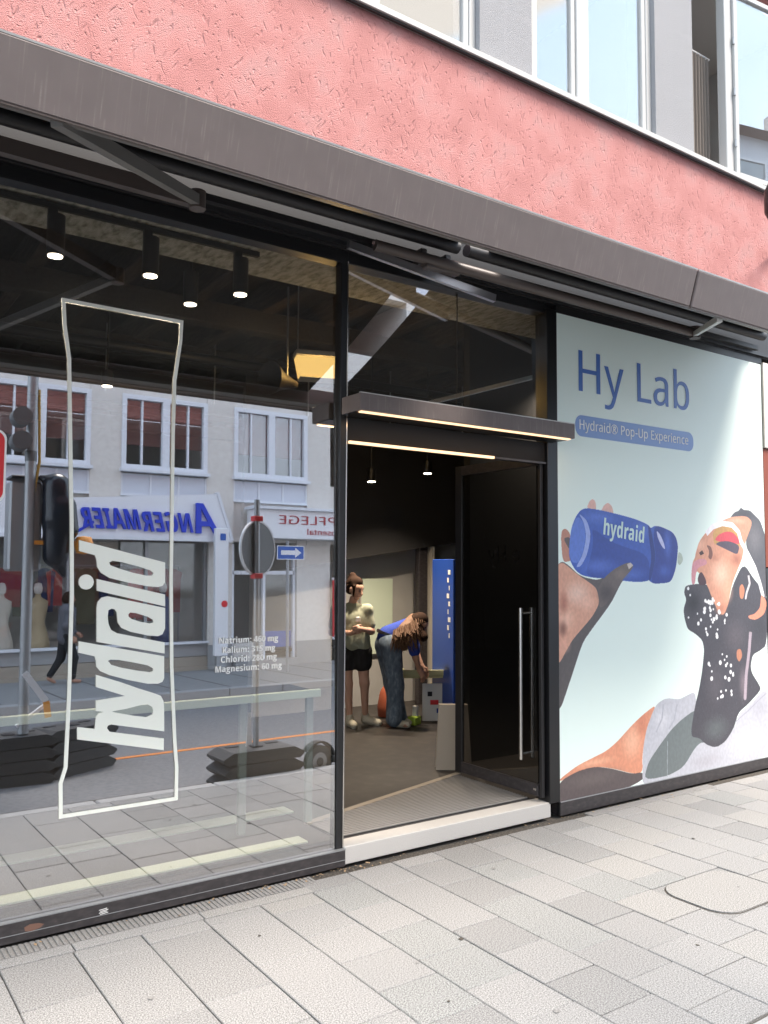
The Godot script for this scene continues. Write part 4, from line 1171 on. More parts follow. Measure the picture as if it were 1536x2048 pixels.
	for k in 3:
		part(tb, "print_block", box(0.05 + 0.04 * (k % 2), 0.05, 0.004), [M.cooler_dark, M.bright_red, M.cooler_blue][k], Vector3(0.06 + 0.05 * k, 0.31 - 0.09 * k, 0.162))
	for s in [-0.2, 0.2]:
		part(tb, "table_leg", box(0.03, 0.48, 0.03), M.base_metal, Vector3(s, 0.24, -0.14))
	var bg := thing("bag", "rust orange fabric bag on the floor between the two people", "bag", Vector3(5.52, 0.125, -3.45))
	part(bg, "bag_body", lathe([[0.0, 0.0], [0.14, 0.01], [0.15, 0.12], [0.12, 0.28], [0.08, 0.34], [0.0, 0.35]], 14), mat("bag_rust", c(0.30, 0.07, 0.03), 0.85))
	part(bg, "bag_handle", tube(Vector3(-0.06, 0.33, 0), Vector3(0.06, 0.40, 0), 0.012), M.hair_dark)
	var gp := thing("green_pack", "lime green and white pack on the floor below the product table", "pack", Vector3(5.46, 0.125, -2.92), 0.4)
	part(gp, "pack_body", box(0.13, 0.09, 0.10, 0.01), mat("lime", c(0.35, 0.50, 0.06), 0.5), Vector3(0, 0.045, 0))
	part(gp, "pack_label", box(0.05, 0.12, 0.06, 0.008), M.print_white, Vector3(0.02, 0.14, 0))

# ---------------------------------------------------------------- prints on the glass
func on_glass(y: float, off := 0.0075) -> float:
	return -0.045 - 0.01309 * (y - 1.0) + off

func glass_print(parent: Node, called: String, poly: PackedVector2Array, m: Material) -> void:
	# flat vinyl on the leaning pane
	var mid := Vector2.ZERO
	for p in poly:
		mid += p / poly.size()
	var q := PackedVector2Array()
	for p in poly:
		q.append(p - mid)
	part(parent, called, slab(q, 0.0, 0.0006), m, Vector3(mid.x, mid.y, on_glass(mid.y)), Vector3(-0.01309, 0, 0))

func glass_prints() -> void:
	var lg := thing("window_logo", "cream vinyl logo reading hydraid inside a bottle outline on the glass", "window decal", Vector3.ZERO)
	glass_print(lg, "letters_hy", with_hole(pts2(LOGO_HY), pts2(LOGO_HY_HOLE)), M.logo_cream)
	glass_print(lg, "letter_d", with_hole(pts2(LOGO_D), pts2(LOGO_D_HOLE)), M.logo_cream)
	glass_print(lg, "letters_ra", with_hole(pts2(LOGO_RA), pts2(LOGO_RA_HOLE)), M.logo_cream)
	glass_print(lg, "letter_i", pts2(LOGO_I), M.logo_cream)
	glass_print(lg, "dot", pts2(LOGO_DOT), M.logo_cream)
	glass_print(lg, "letter_d", with_hole(pts2(LOGO_DD), pts2(LOGO_DD_HOLE)), M.logo_cream)
	var o := pts2(LOGO_OUTLINE)
	var st := flat_tool()
	var w := 0.0095
	for i in o.size():
		var a := o[i]
		var b := o[(i + 1) % o.size()]
		var pv := o[posmod(i - 1, o.size())]
		var nx := o[(i + 2) % o.size()]
		var n0 := ((b - a).normalized() + (a - pv).normalized()).normalized().orthogonal()
		var n1 := ((nx - b).normalized() + (b - a).normalized()).normalized().orthogonal()
		var k0 := w / maxf(0.5, absf(n0.dot((b - a).normalized().orthogonal())))
		var k1 := w / maxf(0.5, absf(n1.dot((b - a).normalized().orthogonal())))
		var q := [a - n0 * k0, a + n0 * k0, b + n1 * k1, b - n1 * k1]
		var v := []
		for p in q:
			v.append(Vector3(p.x, p.y, on_glass(p.y)))
		quad(st, v[0], v[1], v[2], v[3], (v[0] + v[2]) * 0.5 - Vector3(0, 0, 1))
	part(lg, "bottle_outline", done(st), M.logo_cream)
	var ts := thing("window_lettering", "four centred lines of small white mineral lettering on the shop window", "window decal", Vector3.ZERO)
	var rows := [["Natrium: 460 mg", 2.12, 1.372, 0.368], ["Kalium: 315 mg", 2.1215, 1.318, 0.327], ["Chlorid: 280 mg", 2.1215, 1.266, 0.349], ["Magnesium: 60 mg", 2.122, 1.214, 0.414]]
	for r in rows:
		lettering(ts, "text_line", r[0], M.logo_white, Vector3(r[1], r[2], on_glass(r[2], 0.008)), r[3], 0.0, true, 0.0, 0.0006)
	var rs := thing("red_sign", "red rounded sign with white edge stuck on the shop window", "sign", Vector3(0.61, 2.27, on_glass(2.27, 0.008)))
	part(rs, "sign_edge", slab(round_rect(0.39, 0.36, 0.05), 0.0, 0.001), M.logo_white)
	part(rs, "sign_face", slab(round_rect(0.37, 0.34, 0.045), 0.001, 0.002), M.bright_red)

# ---------------------------------------------------------------- poster
func rounded(p: PackedVector2Array) -> PackedVector2Array:
	# cut the corners twice
	for pass_ in 2:
		var r := PackedVector2Array()
		for i in p.size():
			var n := p[(i + 1) % p.size()]
			r.append(p[i].lerp(n, 0.2))
			r.append(p[i].lerp(n, 0.8))
		p = r
	return p

func paint(im: Image, a: Array, col: Color, smooth := true) -> void:
	var p := pts2(a)
	if smooth and p.size() > 4:
		p = rounded(p)
	var w := im.get_width()
	var h := im.get_height()
	var y0 := 1e9
	var y1 := -1e9
	for i in p.size():
		p[i] = Vector2(p[i].x * w, p[i].y * h)
		y0 = minf(y0, p[i].y)
		y1 = maxf(y1, p[i].y)
	for y in range(maxi(0, int(floor(y0))), mini(h - 1, int(ceil(y1))) + 1):
		var fy := y + 0.5
		var xs := []
		for i in p.size():
			var u := p[i]
			var v := p[(i + 1) % p.size()]
			if (u.y <= fy) != (v.y <= fy):
				xs.append(u.x + (fy - u.y) / (v.y - u.y) * (v.x - u.x))
		xs.sort()
		for k in xs.size() / 2:
			var x0 := clampi(int(round(xs[k * 2])), 0, w)
			var x1 := clampi(int(round(xs[k * 2 + 1])), 0, w)
			if x1 > x0:
				im.fill_rect(Rect2i(x0, y, x1 - x0, 1), col)

func soft(im: Image, cx: float, cy: float, rx: float, ry: float, col: Color, strength: float) -> void:
	# airbrush in the artwork, kept off the bare ground; centre and radii in shares of the sheet
	var bare := im.get_pixel(890, 4)
	var w := im.get_width()
	var h := im.get_height()
	for y in range(maxi(0, int((cy - ry) * h)), mini(h, int((cy + ry) * h))):
		for x in range(maxi(0, int((cx - rx) * w)), mini(w, int((cx + rx) * w))):
			var d := Vector2((x / float(w) - cx) / rx, (y / float(h) - cy) / ry).length()
			if d < 1.0 and not im.get_pixel(x, y).is_equal_approx(bare):
				var s := 1.0 - d
				im.set_pixel(x, y, im.get_pixel(x, y).lerp(col, strength * s * s * (3.0 - 2.0 * s)))

func stroke(im: Image, a: Array, width: float, col: Color) -> void:
	var p := pts2(a)
	for i in p.size() - 1:
		var n := Vector2((p[i + 1] - p[i]).y * 1.33, -(p[i + 1] - p[i]).x / 1.33)
		n = n.normalized() * width
		n = Vector2(n.x, n.y * 0.753)
		var q := [p[i] + n, p[i + 1] + n, p[i + 1] - n, p[i] - n]
		var flat := []
		for e in q:
			flat.append_array([e.x, e.y])
		paint(im, flat, col)
		soft_dot(im, p[i + 1], width, col)

func soft_dot(im: Image, at: Vector2, r: float, col: Color) -> void:
	var flat := []
	for k in 10:
		flat.append_array([at.x + cos(TAU * k / 10) * r, at.y + sin(TAU * k / 10) * r * 0.753])
	paint(im, flat, col)

func brush(im: Image, spots: Array, cols: Array) -> void:
	for k in cols.size():
		soft(im, spots[k * 4], spots[k * 4 + 1], spots[k * 4 + 2] * 1.25, spots[k * 4 + 3] * 1.25, Color8(cols[k][0], cols[k][1], cols[k][2]), 0.85)

func artwork() -> ImageTexture:
	var im := Image.create(900, 1196, false, Image.FORMAT_RGB8)
	im.fill(Color8(230, 245, 238))
	paint(im, ART_ARM, Color8(92, 86, 86))
	paint(im, ART_PALM, Color8(214, 160, 136))
	brush(im, SOFT_PALM, [[238, 202, 184], [236, 190, 168], [130, 88, 76], [226, 170, 148], [234, 186, 164], [172, 112, 94]])
	paint(im, ART_PINKY, Color8(190, 136, 118))
	paint(im, ART_PINKYSH, Color8(96, 86, 88))
	paint(im, ART_TIP1, Color8(226, 182, 170))
	paint(im, ART_TIP2, Color8(226, 182, 170))
	paint(im, ART_BOTTLE, Color8(60, 94, 184))
	paint(im, ART_BOTSH, Color8(48, 76, 160))
	brush(im, SOFT_BOTTLE, [[88, 120, 208], [84, 114, 202], [78, 108, 196], [96, 124, 206]])
	paint(im, ART_BOTBASE, Color8(94, 126, 210))
	paint(im, ART_BOTRING, Color8(154, 172, 228))
	paint(im, ART_NECK1, Color8(38, 60, 134))
	paint(im, ART_CAP, Color8(46, 68, 152))
	brush(im, SOFT_CAP, [[82, 112, 202], [68, 98, 188]])
	paint(im, ART_CAPHI, Color8(200, 204, 238))
	paint(im, ART_NOZZLE, Color8(190, 202, 186))
	paint(im, ART_THUMB, Color8(106, 96, 94))
	brush(im, SOFT_THUMB, [[70, 64, 66], [128, 114, 108]])
	paint(im, ART_NAIL, Color8(198, 188, 182))
	paint(im, ART_SHOULDER, Color8(218, 148, 118))
	brush(im, SOFT_SHOULDER, [[238, 184, 154], [234, 176, 144], [206, 132, 104]])
	paint(im, ART_ARMLOW, Color8(92, 82, 82))
	brush(im, SOFT_ARMLOW, [[108, 98, 96]])
	paint(im, ART_SHIRT, Color8(184, 185, 193))
	brush(im, SOFT_SHIRT, [[196, 196, 204], [172, 170, 178], [206, 206, 212], [172, 172, 182]])
	paint(im, ART_SHIRTSH, Color8(108, 116, 117))
	paint(im, ART_BEARD, Color8(72, 70, 77))
	brush(im, SOFT_BEARD, [[42, 40, 46], [88, 84, 90], [92, 86, 92], [62, 62, 68], [96, 102, 104], [124, 112, 120]])
	paint(im, ART_HAIR, Color8(86, 86, 92))
	brush(im, SOFT_HAIR, [[120, 118, 122], [68, 68, 74]])
	paint(im, ART_FACE, Color8(210, 152, 126))
	brush(im, SOFT_FACE, [[242, 202, 178], [230, 174, 146], [168, 108, 88], [228, 174, 148], [230, 182, 156], [196, 136, 112], [188, 126, 102]])
	paint(im, ART_NOSESH, Color8(124, 82, 72))
	paint(im, ART_NOSTRIL, Color8(70, 46, 44))
	paint(im, ART_LIPS, Color8(206, 144, 152))
	paint(im, ART_MOUTH, Color8(78, 52, 60))
	paint(im, ART_LENS, Color8(196, 152, 92))
	paint(im, ART_LENSRED, Color8(212, 78, 90))
	paint(im, ART_LENSDK, Color8(84, 74, 88))
	stroke(im, ART_BAND, 0.009, Color8(240, 238, 242))
	paint(im, ART_EAR, Color8(218, 140, 114))
	paint(im, ART_SIDE, Color8(198, 130, 100))
	paint(im, ART_NECKO, Color8(182, 124, 98))
	stroke(im, ART_NECKHI, 0.008, Color8(168, 154, 164))
	stroke(im, ART_EARLINE, 0.005, Color8(210, 204, 208))
	stroke(im, ART_COLLAR, 0.002, Color8(160, 160, 172))
	stroke(im, ART_SEAM, 0.0014, Color8(150, 156, 160))
	stroke(im, ART_FOLD1, 0.003, Color8(168, 170, 180))
	stroke(im, ART_FOLD2, 0.003, Color8(168, 170, 180))
	var rng := RandomNumberGenerator.new()
	rng.seed = 8
	for p in pts2(ART_DROPS):
		soft_dot(im, p, rng.randf_range(0.0035, 0.008), Color8(232, 232, 234))
	# fine mottle of the printed photograph over skin, cloth and bottle
	var mott := FastNoiseLite.new()
	mott.noise_type = FastNoiseLite.TYPE_SIMPLEX
	mott.frequency = 0.07
	mott.fractal_octaves = 5
	mott.seed = 14
	var bare := im.get_pixel(890, 4)
	for y in range(380, 1196):
		for x in 900:
			var q := im.get_pixel(x, y)
			if not q.is_equal_approx(bare):
				var f := 1.0 + 0.05 * mott.get_noise_2d(x, y * 0.75)
				im.set_pixel(x, y, Color(q.r * f, q.g * f, q.b * f))
	# stubble and short hair: short dark and light flecks where the beard and the hair are
	for k in 14000:
		var x := rng.randi_range(0, 899)
		var y := rng.randi_range(640, 1195)
		var q := im.get_pixel(x, y)
		if q.get_luminance() < 0.40 and q.b < 0.46 and x > 470:
			var f := rng.randf_range(0.75, 1.3)
			im.fill_rect(Rect2i(x, y, 1, rng.randi_range(2, 4)), Color(q.r * f, q.g * f, q.b * f))
	return ImageTexture.create_from_image(im)

func poster() -> void:
	var x0 := 4.585
	var x1 := 7.30
	var y0 := 0.105
	var y1 := 3.712
	var w := thing("poster_window", "mint printed window poster of a man drinking from a blue bottle", "poster", Vector3.ZERO)
	var m := mat("poster_print", Color.WHITE, 0.42)
	m.albedo_texture = artwork()
	var st := SurfaceTool.new()
	st.begin(Mesh.PRIMITIVE_TRIANGLES)
	st.set_smooth_group(-1)
	var v := [Vector3(x0, y0, 0.001), Vector3(x1, y0, 0.001), Vector3(x1, y1, 0.001), Vector3(x0, y1, 0.001)]
	var uv := [Vector2(0, 1), Vector2(1, 1), Vector2(1, 0), Vector2(0, 0)]
	for k in [0, 2, 1, 0, 3, 2]:
		st.set_uv(uv[k])
		st.add_vertex(v[k])
	part(w, "print_sheet", done(st), m)
	part(w, "backing_pane", box(x1 - x0, y1 - y0, 0.03), M.jamb_metal, Vector3((x0 + x1) * 0.5, (y0 + y1) * 0.5, -0.0152))
	part(w, "base_panel", box(2.76, 0.096, 0.16, 0.004), M.base_metal, Vector3(5.968, 0.055, -0.078))
	part(w, "base_lip", box(2.76, 0.007, 0.02), M.galvanised, Vector3(5.968, 0.1065, -0.006))
	part(w, "base_end", box(0.006, 0.094, 0.03), M.jamb_metal, Vector3(4.584, 0.055, -0.016))
	part(w, "head_frame", box(2.74, 0.06, 0.08, 0.003), M.black_metal, Vector3(5.95, 3.743, -0.04))
	var blue := mat("print_blue", Color8(70, 112, 186), 0.42)
	lettering(w, "heading", "Hy Lab", blue, Vector3(5.506, 3.262, 0.003), 1.372, 0.445)
	part(w, "pill", slab(round_rect(1.465, 0.163, 0.07, 8), 0, 0.0015), mat("pill_blue", Color8(126, 156, 208), 0.42), Vector3(5.51, 2.880, 0.0015))
	lettering(w, "pill_text", "Hydraid® Pop-Up Experience", M.logo_white, Vector3(5.495, 2.880, 0.0045), 1.345, 0.105)
	# name on the bottle: tall narrow letters along its axis
	var nt := lettering(w, "bottle_text", "hydraid", mat("bottle_print", Color8(206, 228, 224), 0.42), Vector3(5.325, 2.075, 0.003), 0.485, 0.175, true)
	nt.transform = Transform3D(Basis(Vector3(0, 0, 1), -0.115), Vector3(5.325, 2.075, 0.003)) * Transform3D(Basis.IDENTITY, -Vector3(5.325, 2.075, 0.003)) * nt.transform

# ---------------------------------------------------------------- the other side of the street, seen in the glass
func far_window(b: Node, x0: float, x1: float, y0: float, y1: float, fine: bool) -> void:
	var w := Node3D.new()
	w.name = numbered(b, "window")
	b.add_child(w)
	w.position = Vector3((x0 + x1) * 0.5, (y0 + y1) * 0.5, 11.98)
	var W := x1 - x0
	var H := y1 - y0
	part(w, "frame", box(W, 0.09, 0.10), M.far_frame, Vector3(0, H * 0.5 - 0.045, 0))
	part(w, "frame", box(W, 0.09, 0.10), M.far_frame, Vector3(0, -H * 0.5 + 0.045, 0))
	part(w, "frame", box(0.09, H - 0.18, 0.10), M.far_frame, Vector3(-W * 0.5 + 0.045, 0, 0))
	part(w, "frame", box(0.09, H - 0.18, 0.10), M.far_frame, Vector3(W * 0.5 - 0.045, 0, 0))
	part(w, "mullion", box(0.15, H - 0.18, 0.11), M.far_frame)
	if fine:
		for s in [-0.27, 0.27]:
			part(w, "glazing_bar", box(0.035, H - 0.18, 0.06), M.far_frame, Vector3(s * W, 0, 0.01))
		part(w, "sill", box(W + 0.06, 0.06, 0.16), M.far_frame, Vector3(0, -H * 0.5 - 0.032, -0.06))
	for s in [-1, 1]:
		var p := part(w, "pane", box(W * 0.5 - 0.165, H - 0.18, 0.01), M.clear_glass, Vector3(s * (W * 0.25 + 0.015), 0, 0.035))
		var st := flat_tool()
		var q := Vector3(W * 0.5 - 0.165, H - 0.18, 0) * 0.5
		quad(st, Vector3(-q.x, -q.y, 0), Vector3(q.x, -q.y, 0), Vector3(q.x, q.y, 0), Vector3(-q.x, q.y, 0), Vector3(0, 0, 1))
		part(p, "coating", done(st), M.far_coating, Vector3(0, 0, -0.001))
	part(w, "blind", box(W - 0.02, H * (0.66 if fine else 0.4), 0.02), M.far_blind, Vector3(0, H * (0.17 if fine else 0.3), 0.16))

func opposite_side() -> void:
	var b := thing("far_building", "beige building with white windows and panels mirrored in the shop window", "building", Vector3.ZERO)
	var y_top := 14.8
	# storeys: bands of wall between the window rows, floors reaching back to the rear wall
	var bands := [[3.5, 4.0], [5.56, 7.26], [8.81, 10.51], [12.06, y_top]]
	for e in bands:
		part(b, "wall_band", box(20.5, e[1] - e[0], 0.3), M.far_wall, Vector3(2.05, (e[0] + e[1]) * 0.5, 12.27))
		part(b, "storey_floor", box(20.5, 0.3, 3.2), M.far_room, Vector3(2.05, e[0] + 0.2, 14.03))
	part(b, "rear_wall", box(20.5, y_top, 0.2), M.far_room, Vector3(2.05, y_top * 0.5, 15.74))
	for x in [-8.3, 12.4]:
		part(b, "end_wall", box(0.2, y_top, 3.7), M.far_wall, Vector3(x, y_top * 0.5, 13.98))
	part(b, "roof", slab(PackedVector2Array([Vector2(-0.6, 0), Vector2(6.0, 0.9), Vector2(6.0, 0)]), -10.25, 10.25), M.roof_tile, Vector3(2.05, y_top, 12.3), Vector3(0, -PI / 2, 0))
	part(b, "cornice", box(20.5, 0.25, 0.5), M.far_wall, Vector3(2.05, y_top - 0.125, 12.1))
	for i in 8:
		var px := -7.52 + 2.405 * i
		part(b, "pier", box(0.612, y_top - 0.3 - 2.62, 0.28), M.far_wall, Vector3(px - 0.29 + 0.6, 2.62 + (y_top - 2.92) * 0.5, 12.10))
	for f in 3:
		var s := 4.05 + 3.25 * f
		for i in 7:
			var x0 := -7.52 + 2.405 * i + 0.61
			if f > 0 and s + 1.5 > y_top - 0.25:
				continue
			far_window(b, x0, x0 + 1.80, s, s + 1.5, f == 0)
			if f == 0:
				# white panels below the windows
				part(b, "spandrel", box(1.80, 0.42, 0.06), M.far_panel, Vector3(x0 + 0.9, s - 0.30, 12.02))
				part(b, "spandrel_rail", box(1.80, 0.05, 0.10), M.far_frame, Vector3(x0 + 0.9, s - 0.52, 12.0))
				for k in 4:
					part(b, "spandrel_post", box(0.035, 0.40, 0.08), M.far_frame, Vector3(x0 + 0.02 + k * 0.587, s - 0.29, 12.01))
			else:
				part(b, "spandrel", box(1.80, 1.68, 0.06), M.far_wall, Vector3(x0 + 0.9, s - 0.90, 12.03))
	# ground floor: piers, plinths, dark shop rooms
	for p in [[-8.2, -5.6], [7.0, 7.52], [9.08, 9.94]]:
		part(b, "shop_pier", box(p[1] - p[0], 2.72, 0.36), M.far_wall, Vector3((p[0] + p[1]) * 0.5, 1.36, 12.18))
		part(b, "pier_plinth", box(p[1] - p[0] + 0.02, 0.5, 0.36), M.kerb_stone, Vector3((p[0] + p[1]) * 0.5, 0.25, 12.165))
	part(b, "lintel", box(20.5, 0.86, 0.3), M.far_wall, Vector3(2.05, 3.09, 12.2))
	part(b, "shop_back", box(20.5, 3.4, 0.1), M.far_room, Vector3(2.05, 1.5, 14.3))
	part(b, "shop_floor", box(20.5, 0.06, 2.2), M.brown_floor, Vector3(2.05, 0.30, 13.2))
	part(b, "shop_plinth", box(12.6, 0.26, 0.2), M.kerb_stone, Vector3(0.7, 0.42, 12.12))
	part(b, "shop_plinth_foot", box(12.6, 0.28, 0.24), M.board_beige, Vector3(0.7, 0.14, 12.12))
	part(b, "shop_sill", box(12.6, 0.04, 0.3), M.far_frame, Vector3(0.7, 0.565, 12.1))
	for x in [-5.5, -3.0, -0.5, 1.9, 4.2, 5.7, 6.95]:
		part(b, "shop_post", box(0.06, 2.1, 0.08), M.galvanised, Vector3(x, 1.6, 12.12))
	part(b, "shop_glass", box(12.6, 2.05, 0.012), M.clear_glass, Vector3(0.7, 1.62, 12.15))
	# cleaners' shop: door and window between piers
	part(b, "door_frame", box(0.06, 2.6, 0.1), M.far_frame, Vector3(8.30, 1.3, 12.1))
	part(b, "door_frame", box(0.06, 2.6, 0.1), M.far_frame, Vector3(9.04, 1.3, 12.1))
	part(b, "door_frame", box(1.5, 0.08, 0.1), M.far_frame, Vector3(8.3, 2.0, 12.1))
	part(b, "door_pane", box(0.68, 1.9, 0.012), M.clear_glass, Vector3(8.67, 1.05, 12.12))
	part(b, "door_foot", box(0.68, 0.35, 0.03), M.traffic_blue, Vector3(8.67, 0.55, 12.16))
	part(b, "window_frame", box(0.06, 2.6, 0.1), M.far_frame, Vector3(7.56, 1.3, 12.1))
	part(b, "window_foot", box(0.72, 0.5, 0.1), M.far_wall, Vector3(7.93, 0.25, 12.1))
	part(b, "door_step", box(1.5, 0.14, 0.3), M.kerb_stone, Vector3(8.3, 0.07, 12.0))

	var s1 := thing("shop_sign", "white shop sign with slanted blue lettering Angermaier, mirrored in the glass", "shop sign", Vector3.ZERO, 0.0, "shop signs across the street")
	part(s1, "sign_board", slab(PackedVector2Array([Vector2(-6.0, 2.70), Vector2(7.38, 2.70), Vector2(7.06, 3.62), Vector2(4.2, 3.40), Vector2(-6.0, 3.40)]), -0.06, 0.06), M.sign_white, Vector3(0, 0, 11.84))
	part(s1, "sign_lip", box(13.4, 0.07, 0.2), M.far_frame, Vector3(0.69, 2.66, 11.82))
	part(s1, "sign_rake", bar(Vector3(7.42, 2.66, 11.84), Vector3(7.08, 3.66, 11.84), 0.16, 0.06), M.far_frame)
	lettering(s1, "big_letter", "A", M.sign_blue, Vector3(6.76, 3.10, 11.74), 0.52, 0.62, true, PI, 0.05, 0.3)
	lettering(s1, "letters", "NGER", M.sign_blue, Vector3(5.98, 3.00, 11.74), 1.02, 0.40, true, PI, 0.05, 0.25)
	lettering(s1, "letters", "MAIER", M.sign_blue, Vector3(4.86, 3.03, 11.74), 1.12, 0.40, true, PI, 0.05, 0.25)
	part(s1, "flourish", bar(Vector3(4.55, 2.95, 11.74), Vector3(4.22, 2.74, 11.74), 0.03, 0.05), M.sign_blue)
	var s2 := thing("shop_sign", "white sign box with red lettering Textilpflege am Rosental", "shop sign", Vector3.ZERO, 0.0, "shop signs across the street")
	part(s2, "sign_box", box(4.2, 0.62, 0.4, 0.01), M.sign_white, Vector3(9.92, 3.03, 11.72))
	part(s2, "sign_top", box(4.3, 0.06, 0.5), M.far_frame, Vector3(9.92, 3.37, 11.70))
	lettering(s2, "text_line", "TEXTILPFLEGE", M.sign_red, Vector3(9.76, 3.13, 11.51), 2.75, 0.185, false, PI, 0.01)
	lettering(s2, "text_line", "am Rosental", M.sign_red, Vector3(9.70, 2.88, 11.51), 1.25, 0.13, false, PI, 0.01)
	var s3 := thing("totem_sign", "narrow white upright sign at the corner of the blue lettered shop", "sign", Vector3(7.10, 0, 11.62))
	part(s3, "totem_panel", box(0.29, 2.6, 0.10, 0.01), M.sign_white, Vector3(0, 1.60, 0))
	part(s3, "totem_mark", box(0.12, 0.14, 0.01), M.traffic_blue, Vector3(0.02, 2.72, -0.053))
	part(s3, "totem_spot", slab(disc(0.07, 16), 0, 0.008), M.bright_red, Vector3(0.06, 1.35, -0.06))
	part(s3, "totem_foot", box(0.2, 0.3, 0.1), M.galvanised, Vector3(0, 0.15, 0))
	var s4 := thing("sale_board", "red board with white tilted notice beside the cleaners' door", "notice board", Vector3(10.28, 1.19, 11.9))
	part(s4, "board_face", box(0.66, 1.28, 0.05, 0.005), M.bright_red)
	part(s4, "notice", box(0.40, 0.52, 0.01), M.sign_white, Vector3(-0.02, 0.18, -0.032), Vector3(0, 0, 0.12))
	lettering(s4, "notice_mark", "3", M.cooler_dark, Vector3(-0.02, 0.18, -0.040), 0.16, 0.26, true, PI, 0.004)
	part(s4, "board_edge", box(0.66, 0.06, 0.06), M.sign_white, Vector3(0, -0.66, 0))
	part(s4, "board_edge", box(0.66, 0.05, 0.06), M.sign_white, Vector3(0, 0.67, 0))
	# one-way sign on its pole
	var ow := thing("one_way_sign", "blue one way arrow sign on a pole before the cleaners' shop", "traffic sign", Vector3(8.05, 0, 10.5))
	part(ow, "sign_pole", tube(Vector3(0, 0, 0.02), Vector3(0, 2.6, 0.02), 0.03), M.galvanised)
	part(ow, "sign_plate", box(0.62, 0.28, 0.008), M.traffic_blue, Vector3(0.05, 2.37, -0.02))
	part(ow, "sign_border", slab(with_hole(round_rect(0.62, 0.28, 0.02), round_rect(0.59, 0.25, 0.02)), 0, 0.003), M.sign_white, Vector3(0.05, 2.37, -0.028))
	part(ow, "arrow", slab(PackedVector2Array([Vector2(-0.22, -0.045), Vector2(0.10, -0.045), Vector2(0.10, -0.10), Vector2(0.24, 0.0), Vector2(0.10, 0.10), Vector2(0.10, 0.045), Vector2(-0.22, 0.045)]), 0, 0.003), M.sign_white, Vector3(0.05, 2.37, -0.029))
	# clothes in the window across the street
	var rng := RandomNumberGenerator.new()
	rng.seed = 21
	var rail := thing("clothes_rail", "steel rail for garments in the shop window across the street", "clothes rail", Vector3(0, 0, 12.9))
	part(rail, "rail_tube", tube(Vector3(2.2, 2.15, 0), Vector3(6.7, 2.15, 0), 0.02), M.galvanised)
	for x in [2.2, 4.4, 6.7]:
		part(rail, "rail_post", tube(Vector3(x, 0.33, 0), Vector3(x, 2.15, 0), 0.02), M.galvanised)
	var looks := [["dark red", c(0.28, 0.03, 0.03)], ["brown", c(0.12, 0.06, 0.035)], ["navy", c(0.02, 0.03, 0.10)], ["checked red", c(0.42, 0.08, 0.07)], ["grey", c(0.16, 0.15, 0.15)], ["olive", c(0.10, 0.09, 0.05)]]
	for i in 22:
		var lk: Array = looks[rng.randi() % looks.size()]
		var g := thing("garment", "%s garment on the rail in the window across the street" % lk[0], "garment", Vector3(2.35 + i * 0.2, 2.15, 12.9), rng.randf_range(-0.5, 0.5), "%s garments on the far rail" % lk[0])
		var mg: Material = M.get("garment_" + lk[0], null)
		if mg == null:
			mg = mat("garment_" + lk[0], lk[1], 0.9)
		var hgt := rng.randf_range(0.75, 1.2)
		part(g, "garment_body", slab(PackedVector2Array([Vector2(-0.05, -0.06), Vector2(-0.2, -0.14), Vector2(-0.17, -0.3), Vector2(-0.16, -hgt), Vector2(0.16, -hgt), Vector2(0.17, -0.3), Vector2(0.2, -0.14), Vector2(0.05, -0.06)]), -0.05, 0.05), mg)
		part(g, "hook", tube(Vector3(0, -0.07, 0), Vector3(0, 0.01, 0), 0.006, -1, 6), M.galvanised)
	for e in [[3.1, "cream dress and white blouse", c(0.5, 0.45, 0.38)], [3.75, "straw hat and floral skirt", c(0.42, 0.33, 0.2)], [6.2, "dark blue jacket", c(0.02, 0.035, 0.12)]]:
		var mq := thing("mannequin", "shop mannequin in %s across the street" % e[1], "mannequin", Vector3(e[0], 0.33, 12.5), 0.0, "mannequins across the street")
		part(mq, "torso", lathe([[0.0, 0.0], [0.26, 0.02], [0.22, 0.4], [0.13, 0.72], [0.18, 1.0], [0.19, 1.12], [0.06, 1.2], [0.05, 1.26], [0.0, 1.26]], 18), mat("dress_%d" % int(e[0] * 10), e[2], 0.9))
		part(mq, "head", lathe([[0.0, 1.24], [0.07, 1.28], [0.085, 1.37], [0.06, 1.46], [0.0, 1.48]], 14), M.print_white)
	# neighbour building further along
	var b2 := thing("far_corner_building", "pale grey building farther along the other side, mirrored in upper windows", "building", Vector3.ZERO)
	part(b2, "wall", box(14.0, 14.4, 0.3), M.far_panel, Vector3(19.5, 7.2, 12.4))
	part(b2, "roof", slab(PackedVector2Array([Vector2(-0.5, 0), Vector2(5.0, 0.6), Vector2(5.0, 0)]), -7.0, 7.0), M.roof_tile, Vector3(19.5, 14.4, 12.3), Vector3(0, -PI / 2, 0))
	for p in [[15.2, 15.3], [18.7, 15.0], [22.0, 15.4]]:
		part(b2, "chimney", box(0.7, 1.8, 0.6), M.far_wall, Vector3(p[0], p[1] - 0.2, 13.4))
	for f in 4:
		for i in 5:
			var w := part(b2, "window", box(1.4, 1.7, 0.06), M.far_pane, Vector3(14.2 + i * 2.6, 2.3 + f * 3.5, 12.24))
			part(w, "frame", slab(with_hole(round_rect(1.5, 1.8, 0.01, 1), round_rect(1.36, 1.66, 0.01, 1)), -0.04, 0.04), M.far_frame, Vector3(0, 0, -0.03))

